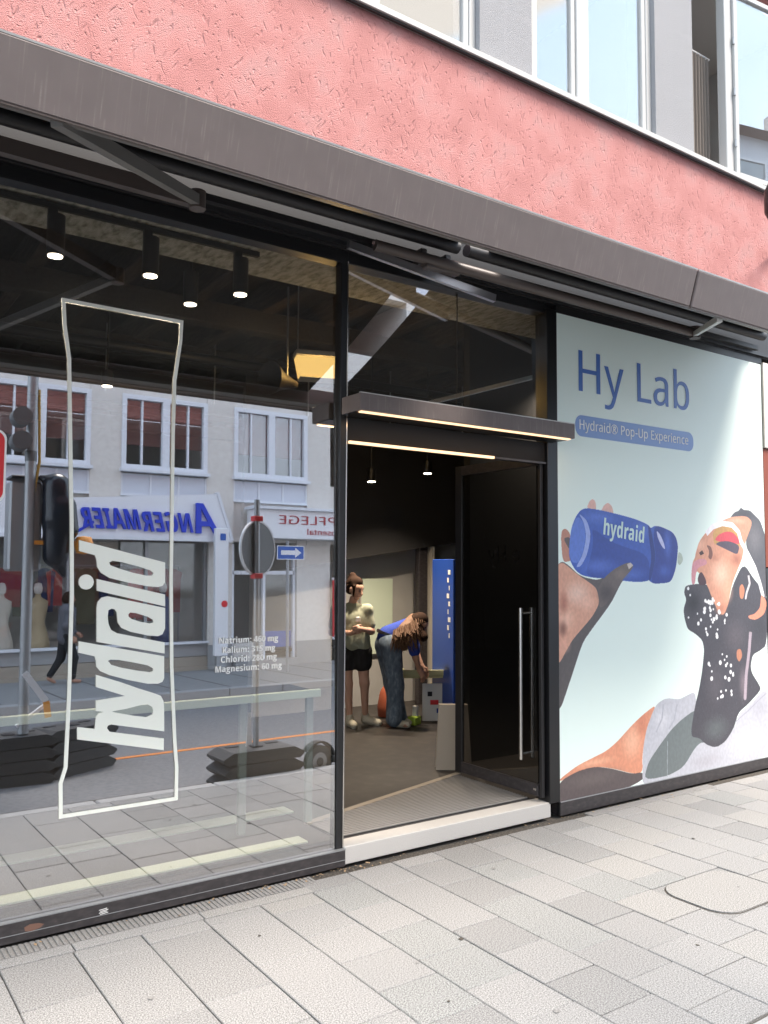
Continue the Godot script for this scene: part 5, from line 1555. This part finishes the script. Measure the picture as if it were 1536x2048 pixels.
# ---------------------------------------------------------------- things standing on the road edge
func foot_block(at: Vector3, turn: float, label: String, group: String) -> void:
	var t := thing("base_block", label, "base block", at, turn, group)
	var st := flat_tool()
	# low black block with sloping ends and a slot for the pole
	var p := PackedVector2Array([Vector2(-0.40, 0.035), Vector2(-0.36, 0.0), Vector2(0.36, 0.0), Vector2(0.40, 0.035), Vector2(0.40, 0.055), Vector2(0.30, 0.105), Vector2(-0.30, 0.105), Vector2(-0.40, 0.055)])
	add_slab(st, p, -0.2, 0.2)
	part(t, "block_body", done(st), M.rubber)
	part(t, "pole_socket", box(0.10, 0.012, 0.10, 0.003), M.cooler_dark, Vector3(0, 0.110, 0))
	for s in [-1, 1]:
		part(t, "grip_slot", box(0.12, 0.008, 0.05, 0.002), M.cooler_dark, Vector3(0.2 * s, 0.108, 0.09))

func street_objects() -> void:
	for k in 3:
		foot_block(Vector3(3.53, -0.12 + 0.112 * k, 2.72), -0.08 + 0.05 * k, "black rubber base block, %s of the stack under the round traffic sign" % ["lowest", "middle", "topmost"][k], "blocks under the round sign")
	var sg := thing("round_sign", "back of a round traffic sign on a grey pole, mirrored in the glass", "traffic sign", Vector3(3.53, -0.12, 2.72))
	part(sg, "pole", tube(Vector3(0, 0.34, 0), Vector3(0, 2.62, 0), 0.028, -1, 14), M.galvanised)
	part(sg, "sign_plate", slab(disc(0.255, 32), -0.008, 0.008), M.sign_back, Vector3(0.03, 2.16, 0.045), Vector3(0, -0.45, 0))
	part(sg, "sign_rim", slab(with_hole(disc(0.265, 32), disc(0.25, 32)), -0.012, 0.012), M.sign_white, Vector3(0.03, 2.16, 0.047), Vector3(0, -0.45, 0))
	for y in [1.9, 2.44]:
		part(sg, "clamp", box(0.09, 0.05, 0.09, 0.006), M.bright_red, Vector3(0, y, 0))
	part(sg, "sign_tag", slab(PackedVector2Array([Vector2(0, 0), Vector2(0.06, 0.02), Vector2(0.05, 0.3), Vector2(0.02, 0.3)]), 0, 0.003), M.sign_white, Vector3(-0.15, 0.36, -0.1))

	for k in 4:
		foot_block(Vector3(1.66, -0.12 + 0.112 * k, 4.10), 0.12 - 0.06 * k, "black rubber base block, %s of the left stack at the bagged traffic light" % ["lowest", "second", "third", "topmost"][k], "blocks left of the bagged light")
		foot_block(Vector3(2.30, -0.12 + 0.112 * k, 4.32), -0.5 + 0.05 * k, "black rubber base block, %s of the right stack at the bagged traffic light" % ["lowest", "second", "third", "topmost"][k], "blocks right of the bagged light")
	var tl := thing("traffic_light", "temporary traffic light wrapped in a black bag on a grey pole", "traffic light", Vector3(1.78, -0.05, 4.05))
	part(tl, "pole", tube(Vector3(0, 0.38, 0), Vector3(0, 3.9, 0), 0.05, -1, 16), M.galvanised)
	part(tl, "pole_band", tube(Vector3(0, 2.95, 0), Vector3(0, 3.05, 0), 0.055, -1, 16), M.sign_back)
	part(tl, "foot_bracket", bar(Vector3(-0.06, 0.45, 0.0), Vector3(0.18, 0.62, 0.0), 0.05, 0.03), M.sign_white)
	part(tl, "signal_box", box(0.30, 0.86, 0.22, 0.02), M.galvanised, Vector3(-0.02, 2.33, 0.16))
	part(tl, "box_lid", box(0.36, 0.03, 0.26, 0.005), M.cooler_dark, Vector3(0.02, 2.80, 0.16))
	var bag := []
	bag.append([Vector3(0.24, 2.72, -0.02), Vector3(0.26, 2.40, -0.02), 0.13, 0.15])
	bag.append([Vector3(0.30, 2.52, -0.06), Vector3(0.34, 2.30, -0.05), 0.12, 0.11])
	bag.append([Vector3(0.26, 2.40, -0.02), Vector3(0.25, 2.05, -0.01), 0.14, 0.12])
	bag.append([Vector3(0.25, 2.05, 0.0), Vector3(0.33, 1.86, 0.0), 0.10, 0.03])
	bag.append([Vector3(0.18, 2.78, 0.0), Vector3(0.10, 2.80, 0.0), 0.05, 0.03])
	part(tl, "black_bag", body_mesh(bag, 0.02, 0.03), M.bag_black)
	part(tl, "cable", tube(Vector3(0.06, 3.66, 0.0), Vector3(0.08, 2.95, 0.0), 0.014, -1, 8), M.yellow_cable)
	part(tl, "cable", tube(Vector3(0.08, 2.95, 0.0), Vector3(0.03, 2.60, 0.0), 0.014, -1, 8), M.yellow_cable)
	part(tl, "lamp_visor", tube(Vector3(-0.12, 3.35, -0.02), Vector3(-0.12, 3.35, -0.2), 0.09, -1, 16), M.sign_back)
	part(tl, "lamp_visor", tube(Vector3(-0.12, 3.12, -0.02), Vector3(-0.12, 3.12, -0.2), 0.09, -1, 16), M.sign_back)
	var al := thing("amber_lamp", "amber warning lamp hung on the bagged traffic light pole", "warning lamp", Vector3(2.28, 2.10, 3.99))
	part(al, "amber_lens", lathe([[0.0, -0.09], [0.07, -0.08], [0.095, 0.0], [0.07, 0.08], [0.0, 0.09]], 18), M.amber)
	part(al, "lamp_grip", bar(Vector3(-0.45, 0.02, 0.06), Vector3(0.0, 0.02, 0.02), 0.03, 0.04), M.amber)
	var bn := thing("barrier_flag", "white strip with an orange end leaning by the traffic light", "flag", Vector3(1.78, 0.40, 3.96))
	part(bn, "strip", bar(Vector3(-0.02, 0.50, 0), Vector3(0.18, 0.22, 0), 0.01, 0.06), M.sign_white)
	part(bn, "orange_end", bar(Vector3(0.18, 0.22, 0), Vector3(0.2, 0.07, 0), 0.012, 0.06), M.amber)
	part(bn, "stick", bar(Vector3(0.2, 0.07, 0), Vector3(0.2, -0.42, 0), 0.012, 0.012), M.galvanised)
	# kick scooter parked at the kerb
	var sc := thing("kick_scooter", "black electric kick scooter parked at the kerb, its wheel mirrored", "scooter", Vector3(4.42, -0.12, 2.62), -0.15)
	for x in [-0.32, 0.62]:
		var wh := part(sc, "wheel", tube(Vector3(x, 0.15, -0.03), Vector3(x, 0.15, 0.03), 0.15, -1, 28), M.rubber)
		part(wh, "rim", tube(Vector3(x, 0.15, -0.033), Vector3(x, 0.15, 0.033), 0.085, -1, 20), M.galvanised)
		part(wh, "hub", tube(Vector3(x, 0.15, -0.038), Vector3(x, 0.15, 0.038), 0.04, -1, 16), M.cooler_dark)
		var fp := PackedVector2Array()
		for k in 11:
			var t := lerpf(0.1, 2.5, k / 10.0)
			fp.append(Vector2(x + cos(t) * 0.19, 0.15 + sin(t) * 0.19))
		for k in 11:
			var t := lerpf(2.5, 0.1, k / 10.0)
			fp.append(Vector2(x + cos(t) * 0.172, 0.15 + sin(t) * 0.172))
		part(wh, "mudguard", slab(fp, -0.04, 0.04), M.black_metal)
	part(sc, "deck", box(0.70, 0.06, 0.15, 0.01), M.black_metal, Vector3(0.15, 0.16, 0))
	part(sc, "steering_stem", tube(Vector3(0.60, 0.26, 0), Vector3(0.50, 1.15, 0), 0.028), M.black_metal)
	part(sc, "handlebar", tube(Vector3(0.50, 1.15, -0.24), Vector3(0.50, 1.15, 0.24), 0.016), M.black_metal)

# ---------------------------------------------------------------- people
func hand_bones(wrist: Vector3, dir: Vector3, side: Vector3, palm: Vector3) -> Array:
	# palm, four curled fingers of unequal length and a thumb at the side
	var r := [[wrist, wrist + dir * 0.07, 0.026, 0.03]]
	for k in 4:
		var off := side * (0.027 - 0.018 * k)
		var n: float = [0.062, 0.070, 0.066, 0.052][k]
		var a := wrist + dir * 0.075 + off
		var b := a + dir * n * 0.55 + palm * 0.012
		r.append([a, b, 0.0088, 0.008])
		r.append([b, b + dir * n * 0.35 + palm * n * 0.4, 0.008, 0.007])
	var th := wrist + dir * 0.025 + side * 0.03
	r.append([wrist + dir * 0.02 + side * 0.015, th + dir * 0.02 + side * 0.012, 0.012, 0.010])
	r.append([th + dir * 0.02 + side * 0.012, th + dir * 0.055 + side * 0.012 + palm * 0.015, 0.010, 0.0085])
	return r

func head_bones(at: Vector3, face: Vector3, up: Vector3) -> Array:
	var sd := up.cross(face).normalized()
	var r := [[at + up * 0.035 - face * 0.015, at + up * 0.03 + face * 0.012, 0.078, 0.076], [at - up * 0.03 + face * 0.03, at - up * 0.075 + face * 0.045, 0.056, 0.03]]
	r.append([at + up * 0.01 + face * 0.082, at - up * 0.02 + face * 0.10, 0.010, 0.013])
	r.append([at - up * 0.048 + face * 0.072 - sd * 0.014, at - up * 0.048 + face * 0.072 + sd * 0.014, 0.011, 0.011])
	for s in [-1.0, 1.0]:
		r.append([at + sd * 0.078 * s + up * 0.012, at + sd * 0.08 * s - up * 0.02, 0.014, 0.010])
	return r

func face_parts(parent: Node, at: Vector3, face: Vector3, up: Vector3) -> void:
	var sd := up.cross(face).normalized()
	var eye := SphereMesh.new()
	eye.radius = 0.009
	eye.height = 0.014
	eye.radial_segments = 10
	eye.rings = 6
	for s in [-1.0, 1.0]:
		part(parent, "eye", eye, M.eye_dark, at + up * 0.012 + face * 0.078 + sd * 0.03 * s)
		part(parent, "eyebrow", tube(at + up * 0.034 + face * 0.084 + sd * 0.016 * s, at + up * 0.034 + face * 0.078 + sd * 0.044 * s, 0.004, -1, 6), M.hair_dark)
	part(parent, "mouth", tube(at - up * 0.048 + face * 0.083 - sd * 0.02, at - up * 0.048 + face * 0.083 + sd * 0.02, 0.0045, -1, 6), M.lip)

func strands(st: SurfaceTool) -> Mesh:
	st.generate_normals()
	st.index()
	return st.commit()

func joined(parts: Array) -> Mesh:
	var st := SurfaceTool.new()
	for m in parts:
		st.append_from(m, 0, Transform3D.IDENTITY)
	return st.commit()

func people() -> void:
	var turn := -0.607
	# standing person in khaki shirt and black shorts; local x to the right of the view, z towards the street
	var p := thing("person", "person in khaki shirt and black shorts standing and looking down", "person", Vector3(4.93, 0.121, -3.2), turn)
	var face := Vector3(0.80, -0.28, 0.53).normalized()
	var hc := Vector3(-0.05, 1.435, 0.02)
	var up := (Vector3.UP + face * 0.3).normalized()
	up = (up - face * up.dot(face)).normalized()
	var sl := Vector3(-0.25, 1.225, -0.03)
	var sr := Vector3(0.085, 1.225, 0.03)
	var hl := Vector3(-0.14, 0.78, 0.0)
	var hr := Vector3(0.03, 0.78, 0.01)
	var fl := Vector3(-0.09, 0.05, 0.05)
	var fr := Vector3(0.07, 0.06, -0.06)
	var kl := Vector3(-0.115, 0.44, 0.03)
	var kr := Vector3(0.06, 0.45, 0.01)
	var el := Vector3(-0.29, 0.98, -0.02)
	var er := Vector3(0.13, 1.0, 0.04)
	var wl := Vector3(-0.08, 0.99, 0.21)
	var wr := Vector3(0.05, 1.03, 0.23)
	var chest := Vector3(-0.085, 1.12, 0.0)
	var skin := [[Vector3(-0.08, 1.2, 0), Vector3(-0.065, 1.34, 0.01), 0.05, 0.042], [sl, el, 0.045, 0.036], [el, wl, 0.036, 0.026], [sr, er, 0.045, 0.036], [er, wr, 0.036, 0.026], [sl, sr, 0.06, 0.06], [chest, Vector3(-0.07, 0.85, 0), 0.11, 0.11], [hl, kl, 0.078, 0.05], [kl, fl, 0.05, 0.03], [hr, kr, 0.078, 0.05], [kr, fr, 0.05, 0.03], [fl, fl + Vector3(0.05, -0.02, 0.10), 0.03, 0.028], [fr, fr + Vector3(0.13, -0.03, 0.05), 0.03, 0.028]]
	var hd := (wl - el).normalized()
	var hands := hand_bones(wl, Vector3(0.75, 0.3, 0.5).normalized(), Vector3(0, 0.9, -0.4).normalized(), Vector3(0.2, 0.1, -0.9).normalized())
	hands.append_array(hand_bones(wr, Vector3(-0.6, 0.1, 0.6).normalized(), Vector3(0, 0.95, 0.1).normalized(), Vector3(-0.4, -0.3, -0.6).normalized()))
	part(p, "body", joined([body_mesh(skin, 0.016, 0.03), body_mesh(head_bones(hc, face, up), 0.007, 0.02), body_mesh(hands, 0.0055, 0.006)]), M.skin_pale)
	face_parts(p, hc, face, up)
	var hair := [[hc + up * 0.06 - face * 0.03, hc + up * 0.02 - face * 0.05, 0.085, 0.085], [hc + up * 0.085 + face * 0.01, hc + up * 0.07 - face * 0.02, 0.06, 0.07], [hc + up * 0.10 - face * 0.05, hc + up * 0.135 - face * 0.07, 0.045, 0.04]]
	var sd := up.cross(face).normalized()
	for s in [-1.0, 1.0]:
		hair.append([hc + up * 0.05 + face * 0.03 + sd * 0.07 * s, hc - up * 0.06 + face * 0.05 + sd * 0.075 * s, 0.018, 0.007])
	var rh := RandomNumberGenerator.new()
	rh.seed = 15
	var hst := SurfaceTool.new()
	hst.begin(Mesh.PRIMITIVE_TRIANGLES)
	for k in 90:
		var n := Vector3(rh.randfn(), rh.randfn(), rh.randfn()).normalized()
		if n.dot(face) > 0.35 or n.dot(up) < -0.5:
			continue
		var a := hc + up * 0.04 - face * 0.03 + n * 0.086
		var s := (n + Vector3(rh.randf_range(-1, 1), rh.randf_range(-0.4, 0.9), rh.randf_range(-1, 1))).normalized()
		add_tube(hst, a, a + s * rh.randf_range(0.02, 0.045), 0.007, 0.003, 5, false)
	part(p, "hair", joined([body_mesh(hair, 0.009, 0.02), strands(hst)]), M.hair_dark)
	var shirt := [[sl, sr, 0.06, 0.06], [Vector3(-0.17, 1.14, -0.01), Vector3(-0.18, 0.90, 0.0), 0.098, 0.092], [chest, Vector3(-0.08, 0.88, 0.03), 0.118, 0.108], [Vector3(0.0, 1.14, 0.02), Vector3(0.025, 0.86, 0.03), 0.098, 0.094], [Vector3(0.02, 0.9, 0.03), Vector3(0.055, 0.79, 0.04), 0.08, 0.06], [sl, sl.lerp(el, 0.7), 0.053, 0.056], [sr, sr.lerp(er, 0.7), 0.053, 0.056], [Vector3(-0.08, 1.22, 0), Vector3(-0.075, 1.26, 0.0), 0.07, 0.06]]
	part(p, "shirt", body_mesh(shirt, 0.014, 0.04), M.khaki_cloth)
	part(p, "shirt_print", box(0.05, 0.05, 0.012, 0.004), M.logo_white, Vector3(-0.01, 1.13, 0.139))
	part(p, "shorts", body_mesh([[Vector3(-0.12, 0.88, 0), Vector3(0.0, 0.88, 0), 0.115, 0.115], [hl, hl.lerp(kl, 0.36), 0.112, 0.10], [hr, hr.lerp(kr, 0.36), 0.112, 0.10]], 0.014, 0.04), M.black_cloth)
	for f in [[fl, Vector3(0.05, -0.018, 0.11)], [fr, Vector3(0.14, -0.028, 0.06)]]:
		part(p, "shoe", body_mesh([[f[0] + Vector3(0, 0.0, -0.01), f[0] + f[1], 0.046, 0.04], [f[0] + Vector3(0, 0.05, 0), f[0], 0.04, 0.044]], 0.010, 0.02), M.shoe_pale)

	# bending person in a blue top and jeans with long brown hair, reaching down to the right
	var q := thing("person", "person with long brown hair in jeans bending over the product table", "person", Vector3(5.25, 0.121, -3.0), turn)
	var ql := Vector3(-0.10, 0.83, -0.05)
	var qr := Vector3(-0.03, 0.83, 0.09)
	var kneel := Vector3(-0.02, 0.45, -0.02)
	var kneer := Vector3(0.01, 0.43, 0.09)
	var footl := Vector3(0.05, 0.05, -0.06)
	var footr := Vector3(0.0, 0.05, 0.10)
	var sb := Vector3(0.17, 1.02, 0.0)
	var s0 := Vector3(0.16, 1.0, -0.15)
	var s1 := Vector3(0.17, 0.98, 0.15)
	var e0 := Vector3(0.24, 0.76, -0.16)
	var e1 := Vector3(0.22, 0.74, 0.16)
	var w0 := Vector3(0.30, 0.62, -0.08)
	var w1 := Vector3(0.26, 0.60, 0.10)
	var face2 := Vector3(0.72, -0.66, 0.2).normalized()
	var up2 := Vector3(0.66, 0.72, 0.05).normalized()
	up2 = (up2 - face2 * up2.dot(face2)).normalized()
	var hc2 := Vector3(0.255, 1.065, 0.01)
	var b2 := [[Vector3(-0.06, 0.9, 0.02), sb, 0.11, 0.11], [s0, s1, 0.06, 0.06], [sb, hc2 - up2 * 0.05, 0.05, 0.045], [s0, e0, 0.044, 0.034], [e0, w0, 0.034, 0.025], [s1, e1, 0.044, 0.034], [e1, w1, 0.034, 0.025], [ql, kneel, 0.08, 0.055], [kneel, footl, 0.05, 0.03], [qr, kneer, 0.08, 0.055], [kneer, footr, 0.05, 0.03], [footl, footl + Vector3(0.13, -0.02, 0.03), 0.03, 0.028], [footr, footr + Vector3(0.13, -0.02, 0.04), 0.03, 0.028]]
	var h2 := hand_bones(w0, Vector3(0.5, -0.8, 0.2).normalized(), Vector3(0.6, 0.4, 0.5).normalized(), Vector3(-0.6, -0.3, 0.4).normalized())
	h2.append_array(hand_bones(w1, Vector3(0.5, -0.8, -0.1).normalized(), Vector3(0.6, 0.4, -0.5).normalized(), Vector3(-0.6, -0.3, -0.4).normalized()))
	part(q, "body", joined([body_mesh(b2, 0.016, 0.03), body_mesh(head_bones(hc2, face2, up2), 0.008, 0.02), body_mesh(h2, 0.006, 0.006)]), M.skin)
	face_parts(q, hc2, face2, up2)
	part(q, "hair", body_mesh([[hc2 + up2 * 0.05 - face2 * 0.02, hc2 + up2 * 0.0 - face2 * 0.05, 0.088, 0.088], [hc2 - face2 * 0.06, hc2 + Vector3(0.05, -0.12, 0.09), 0.06, 0.05]], 0.011, 0.03), M.hair_dark)
	var rng := RandomNumberGenerator.new()
	rng.seed = 5
	var core := body_mesh([[hc2 - face2 * 0.07, Vector3(0.10, 1.02, 0.09), 0.075, 0.07], [Vector3(0.16, 1.03, 0.12), Vector3(0.10, 0.84, 0.15), 0.06, 0.04]], 0.012, 0.03)
	var hs := SurfaceTool.new()
	hs.begin(Mesh.PRIMITIVE_TRIANGLES)
	for k in 280:
		var t := rng.randf()
		var a := Vector3(0.23 - 0.24 * t, 1.12 - 0.10 * t + rng.randf_range(-0.03, 0.01), 0.155 + rng.randf_range(-0.07, 0.05))
		var drop := rng.randf_range(0.12, 0.30) * (1.0 - 0.3 * t)
		var sway := rng.randf_range(-0.04, 0.06)
		var b := a + Vector3(sway * 0.6, -drop * 0.5, 0.05)
		add_tube(hs, a, b, 0.006, 0.0075, 5, false)
		add_tube(hs, b, b + Vector3(sway, -drop * 0.5, -0.01), 0.0075, 0.002, 5, false)
	for k in 120:
		var n := Vector3(rng.randfn(), rng.randfn(), rng.randfn()).normalized()
		if n.dot(face2) > 0.3:
			continue
		var a := hc2 + up2 * 0.03 - face2 * 0.03 + n * 0.09
		add_tube(hs, a, a + (Vector3(0.02, -0.10, 0.03) + n * 0.02) * rng.randf_range(0.4, 1.0), 0.006, 0.003, 5, false)
	part(q, "long_hair", joined([core, strands(hs)]), M.hair_brown)
	part(q, "top", body_mesh([[Vector3(-0.055, 0.93, 0.02), sb, 0.132, 0.125], [s0, s1, 0.08, 0.08], [s0, s0.lerp(e0, 0.75), 0.066, 0.06], [s1, s1.lerp(e1, 0.75), 0.066, 0.06]], 0.014, 0.04), M.blue_cloth)
	part(q, "jeans", body_mesh([[Vector3(-0.075, 0.88, -0.02), Vector3(-0.05, 0.88, 0.06), 0.125, 0.125], [ql, kneel, 0.11, 0.09], [kneel, footl + Vector3(0, 0.04, 0), 0.09, 0.088], [qr, kneer, 0.11, 0.09], [kneer, footr + Vector3(0, 0.04, 0), 0.09, 0.088]], 0.014, 0.04), M.denim)
	part(q, "belt", tube(Vector3(-0.075, 0.955, 0.02), Vector3(-0.065, 0.985, 0.02), 0.128, -1, 20), M.cooler_dark)
	for f in [footl, footr]:
		part(q, "shoe", body_mesh([[f + Vector3(0.02, -0.005, 0), f + Vector3(0.14, -0.015, 0.03), 0.042, 0.036]], 0.010, 0.02), M.shoe_pale)

	# walker on the far pavement, seen only in the glass
	var r := thing("person", "person in dark grey clothes walking on the far pavement, mirrored", "person", Vector3(3.95, 0.0, 11.2))
	var wk := [[Vector3(0, 0.85, 0), Vector3(0.02, 1.28, 0), 0.11, 0.13], [Vector3(0, 0.85, -0.06), Vector3(0.14, 0.45, -0.06), 0.08, 0.055], [Vector3(0.14, 0.45, -0.06), Vector3(0.12, 0.08, -0.06), 0.05, 0.03], [Vector3(0, 0.85, 0.06), Vector3(-0.06, 0.45, 0.06), 0.08, 0.055], [Vector3(-0.06, 0.45, 0.06), Vector3(-0.26, 0.12, 0.06), 0.05, 0.03], [Vector3(0.12, 0.05, -0.06), Vector3(0.25, 0.04, -0.06), 0.035, 0.03], [Vector3(-0.26, 0.1, 0.06), Vector3(-0.16, 0.04, 0.06), 0.035, 0.03], [Vector3(0.02, 1.28, -0.17), Vector3(-0.06, 1.02, -0.2), 0.045, 0.036], [Vector3(-0.06, 1.02, -0.2), Vector3(0.08, 0.84, -0.18), 0.036, 0.026], [Vector3(0.02, 1.28, 0.17), Vector3(0.06, 1.0, 0.2), 0.045, 0.036], [Vector3(0.06, 1.0, 0.2), Vector3(0.22, 0.88, 0.17), 0.036, 0.026], [Vector3(0.02, 1.28, -0.17), Vector3(0.02, 1.28, 0.17), 0.055, 0.055], [Vector3(0.02, 1.3, 0), Vector3(0.03, 1.42, 0), 0.05, 0.045]]
	var hb := head_bones(Vector3(0.05, 1.5, 0), Vector3(1, 0, 0), Vector3.UP)
	var hn := hand_bones(Vector3(0.08, 0.84, -0.18), Vector3(0.4, -0.9, 0).normalized(), Vector3(0.9, 0.4, 0).normalized(), Vector3(0, 0, 1))
	hn.append_array(hand_bones(Vector3(0.22, 0.88, 0.17), Vector3(0.8, -0.5, 0).normalized(), Vector3(0.5, 0.8, 0).normalized(), Vector3(0, 0, -1)))
	part(r, "body", joined([body_mesh(wk, 0.02, 0.03), body_mesh(hb, 0.012, 0.02), body_mesh(hn, 0.0065, 0.006)]), M.skin)
	part(r, "hair", body_mesh([[Vector3(0.03, 1.55, 0), Vector3(0.0, 1.5, 0), 0.088, 0.085]], 0.015, 0.02), M.hair_dark)
	part(r, "jacket", body_mesh([[Vector3(0, 0.82, 0), Vector3(0.02, 1.28, 0), 0.145, 0.15], [Vector3(0.02, 1.28, -0.17), Vector3(0.02, 1.28, 0.17), 0.075, 0.075], [Vector3(0.02, 1.28, -0.17), Vector3(-0.06, 1.02, -0.2), 0.06, 0.055], [Vector3(-0.06, 1.02, -0.2), Vector3(0.06, 0.87, -0.185), 0.055, 0.045], [Vector3(0.02, 1.28, 0.17), Vector3(0.06, 1.0, 0.2), 0.06, 0.055], [Vector3(0.06, 1.0, 0.2), Vector3(0.2, 0.9, 0.175), 0.055, 0.045]], 0.02, 0.04), M.grey_cloth)
	part(r, "trousers", body_mesh([[Vector3(0, 0.85, -0.06), Vector3(0.14, 0.45, -0.06), 0.1, 0.075], [Vector3(0.14, 0.45, -0.06), Vector3(0.12, 0.12, -0.06), 0.07, 0.055], [Vector3(0, 0.85, 0.06), Vector3(-0.06, 0.45, 0.06), 0.1, 0.075], [Vector3(-0.06, 0.45, 0.06), Vector3(-0.24, 0.16, 0.06), 0.07, 0.055]], 0.02, 0.03), M.black_cloth)

# ---------------------------------------------------------------- edges of the view
func neighbours() -> void:
	var n := thing("next_shop", "strip of the neighbouring shop front beside the poster window", "shop front", Vector3.ZERO)
	part(n, "beige_panel", box(1.6, 0.80, 0.2), M.far_wall, Vector3(8.11, 3.33, -0.08))
	part(n, "rust_panel", box(1.6, 1.10, 0.2), mat("rust_red", c(0.25, 0.06, 0.035), 0.7), Vector3(8.11, 2.37, -0.10))
	part(n, "dark_pane", box(1.6, 1.70, 0.2), M.jamb_metal, Vector3(8.11, 0.96, -0.10))
	part(n, "plinth", box(1.6, 0.11, 0.2), M.base_metal, Vector3(8.11, 0.055, -0.09))
	var l := thing("wall_lamp", "black rounded lamp projecting from the pink wall on an arm", "wall lamp", Vector3(5.96, 4.58, 0.98))
	part(l, "lamp_shell", lathe([[0.0, -0.16], [0.07, -0.155], [0.105, -0.08], [0.105, 0.08], [0.07, 0.155], [0.0, 0.16]], 20), M.black_metal)
	part(l, "lamp_arm", tube(Vector3(0.05, 0.1, 0), Vector3(1.6, 0.25, -0.97), 0.02), M.black_metal)
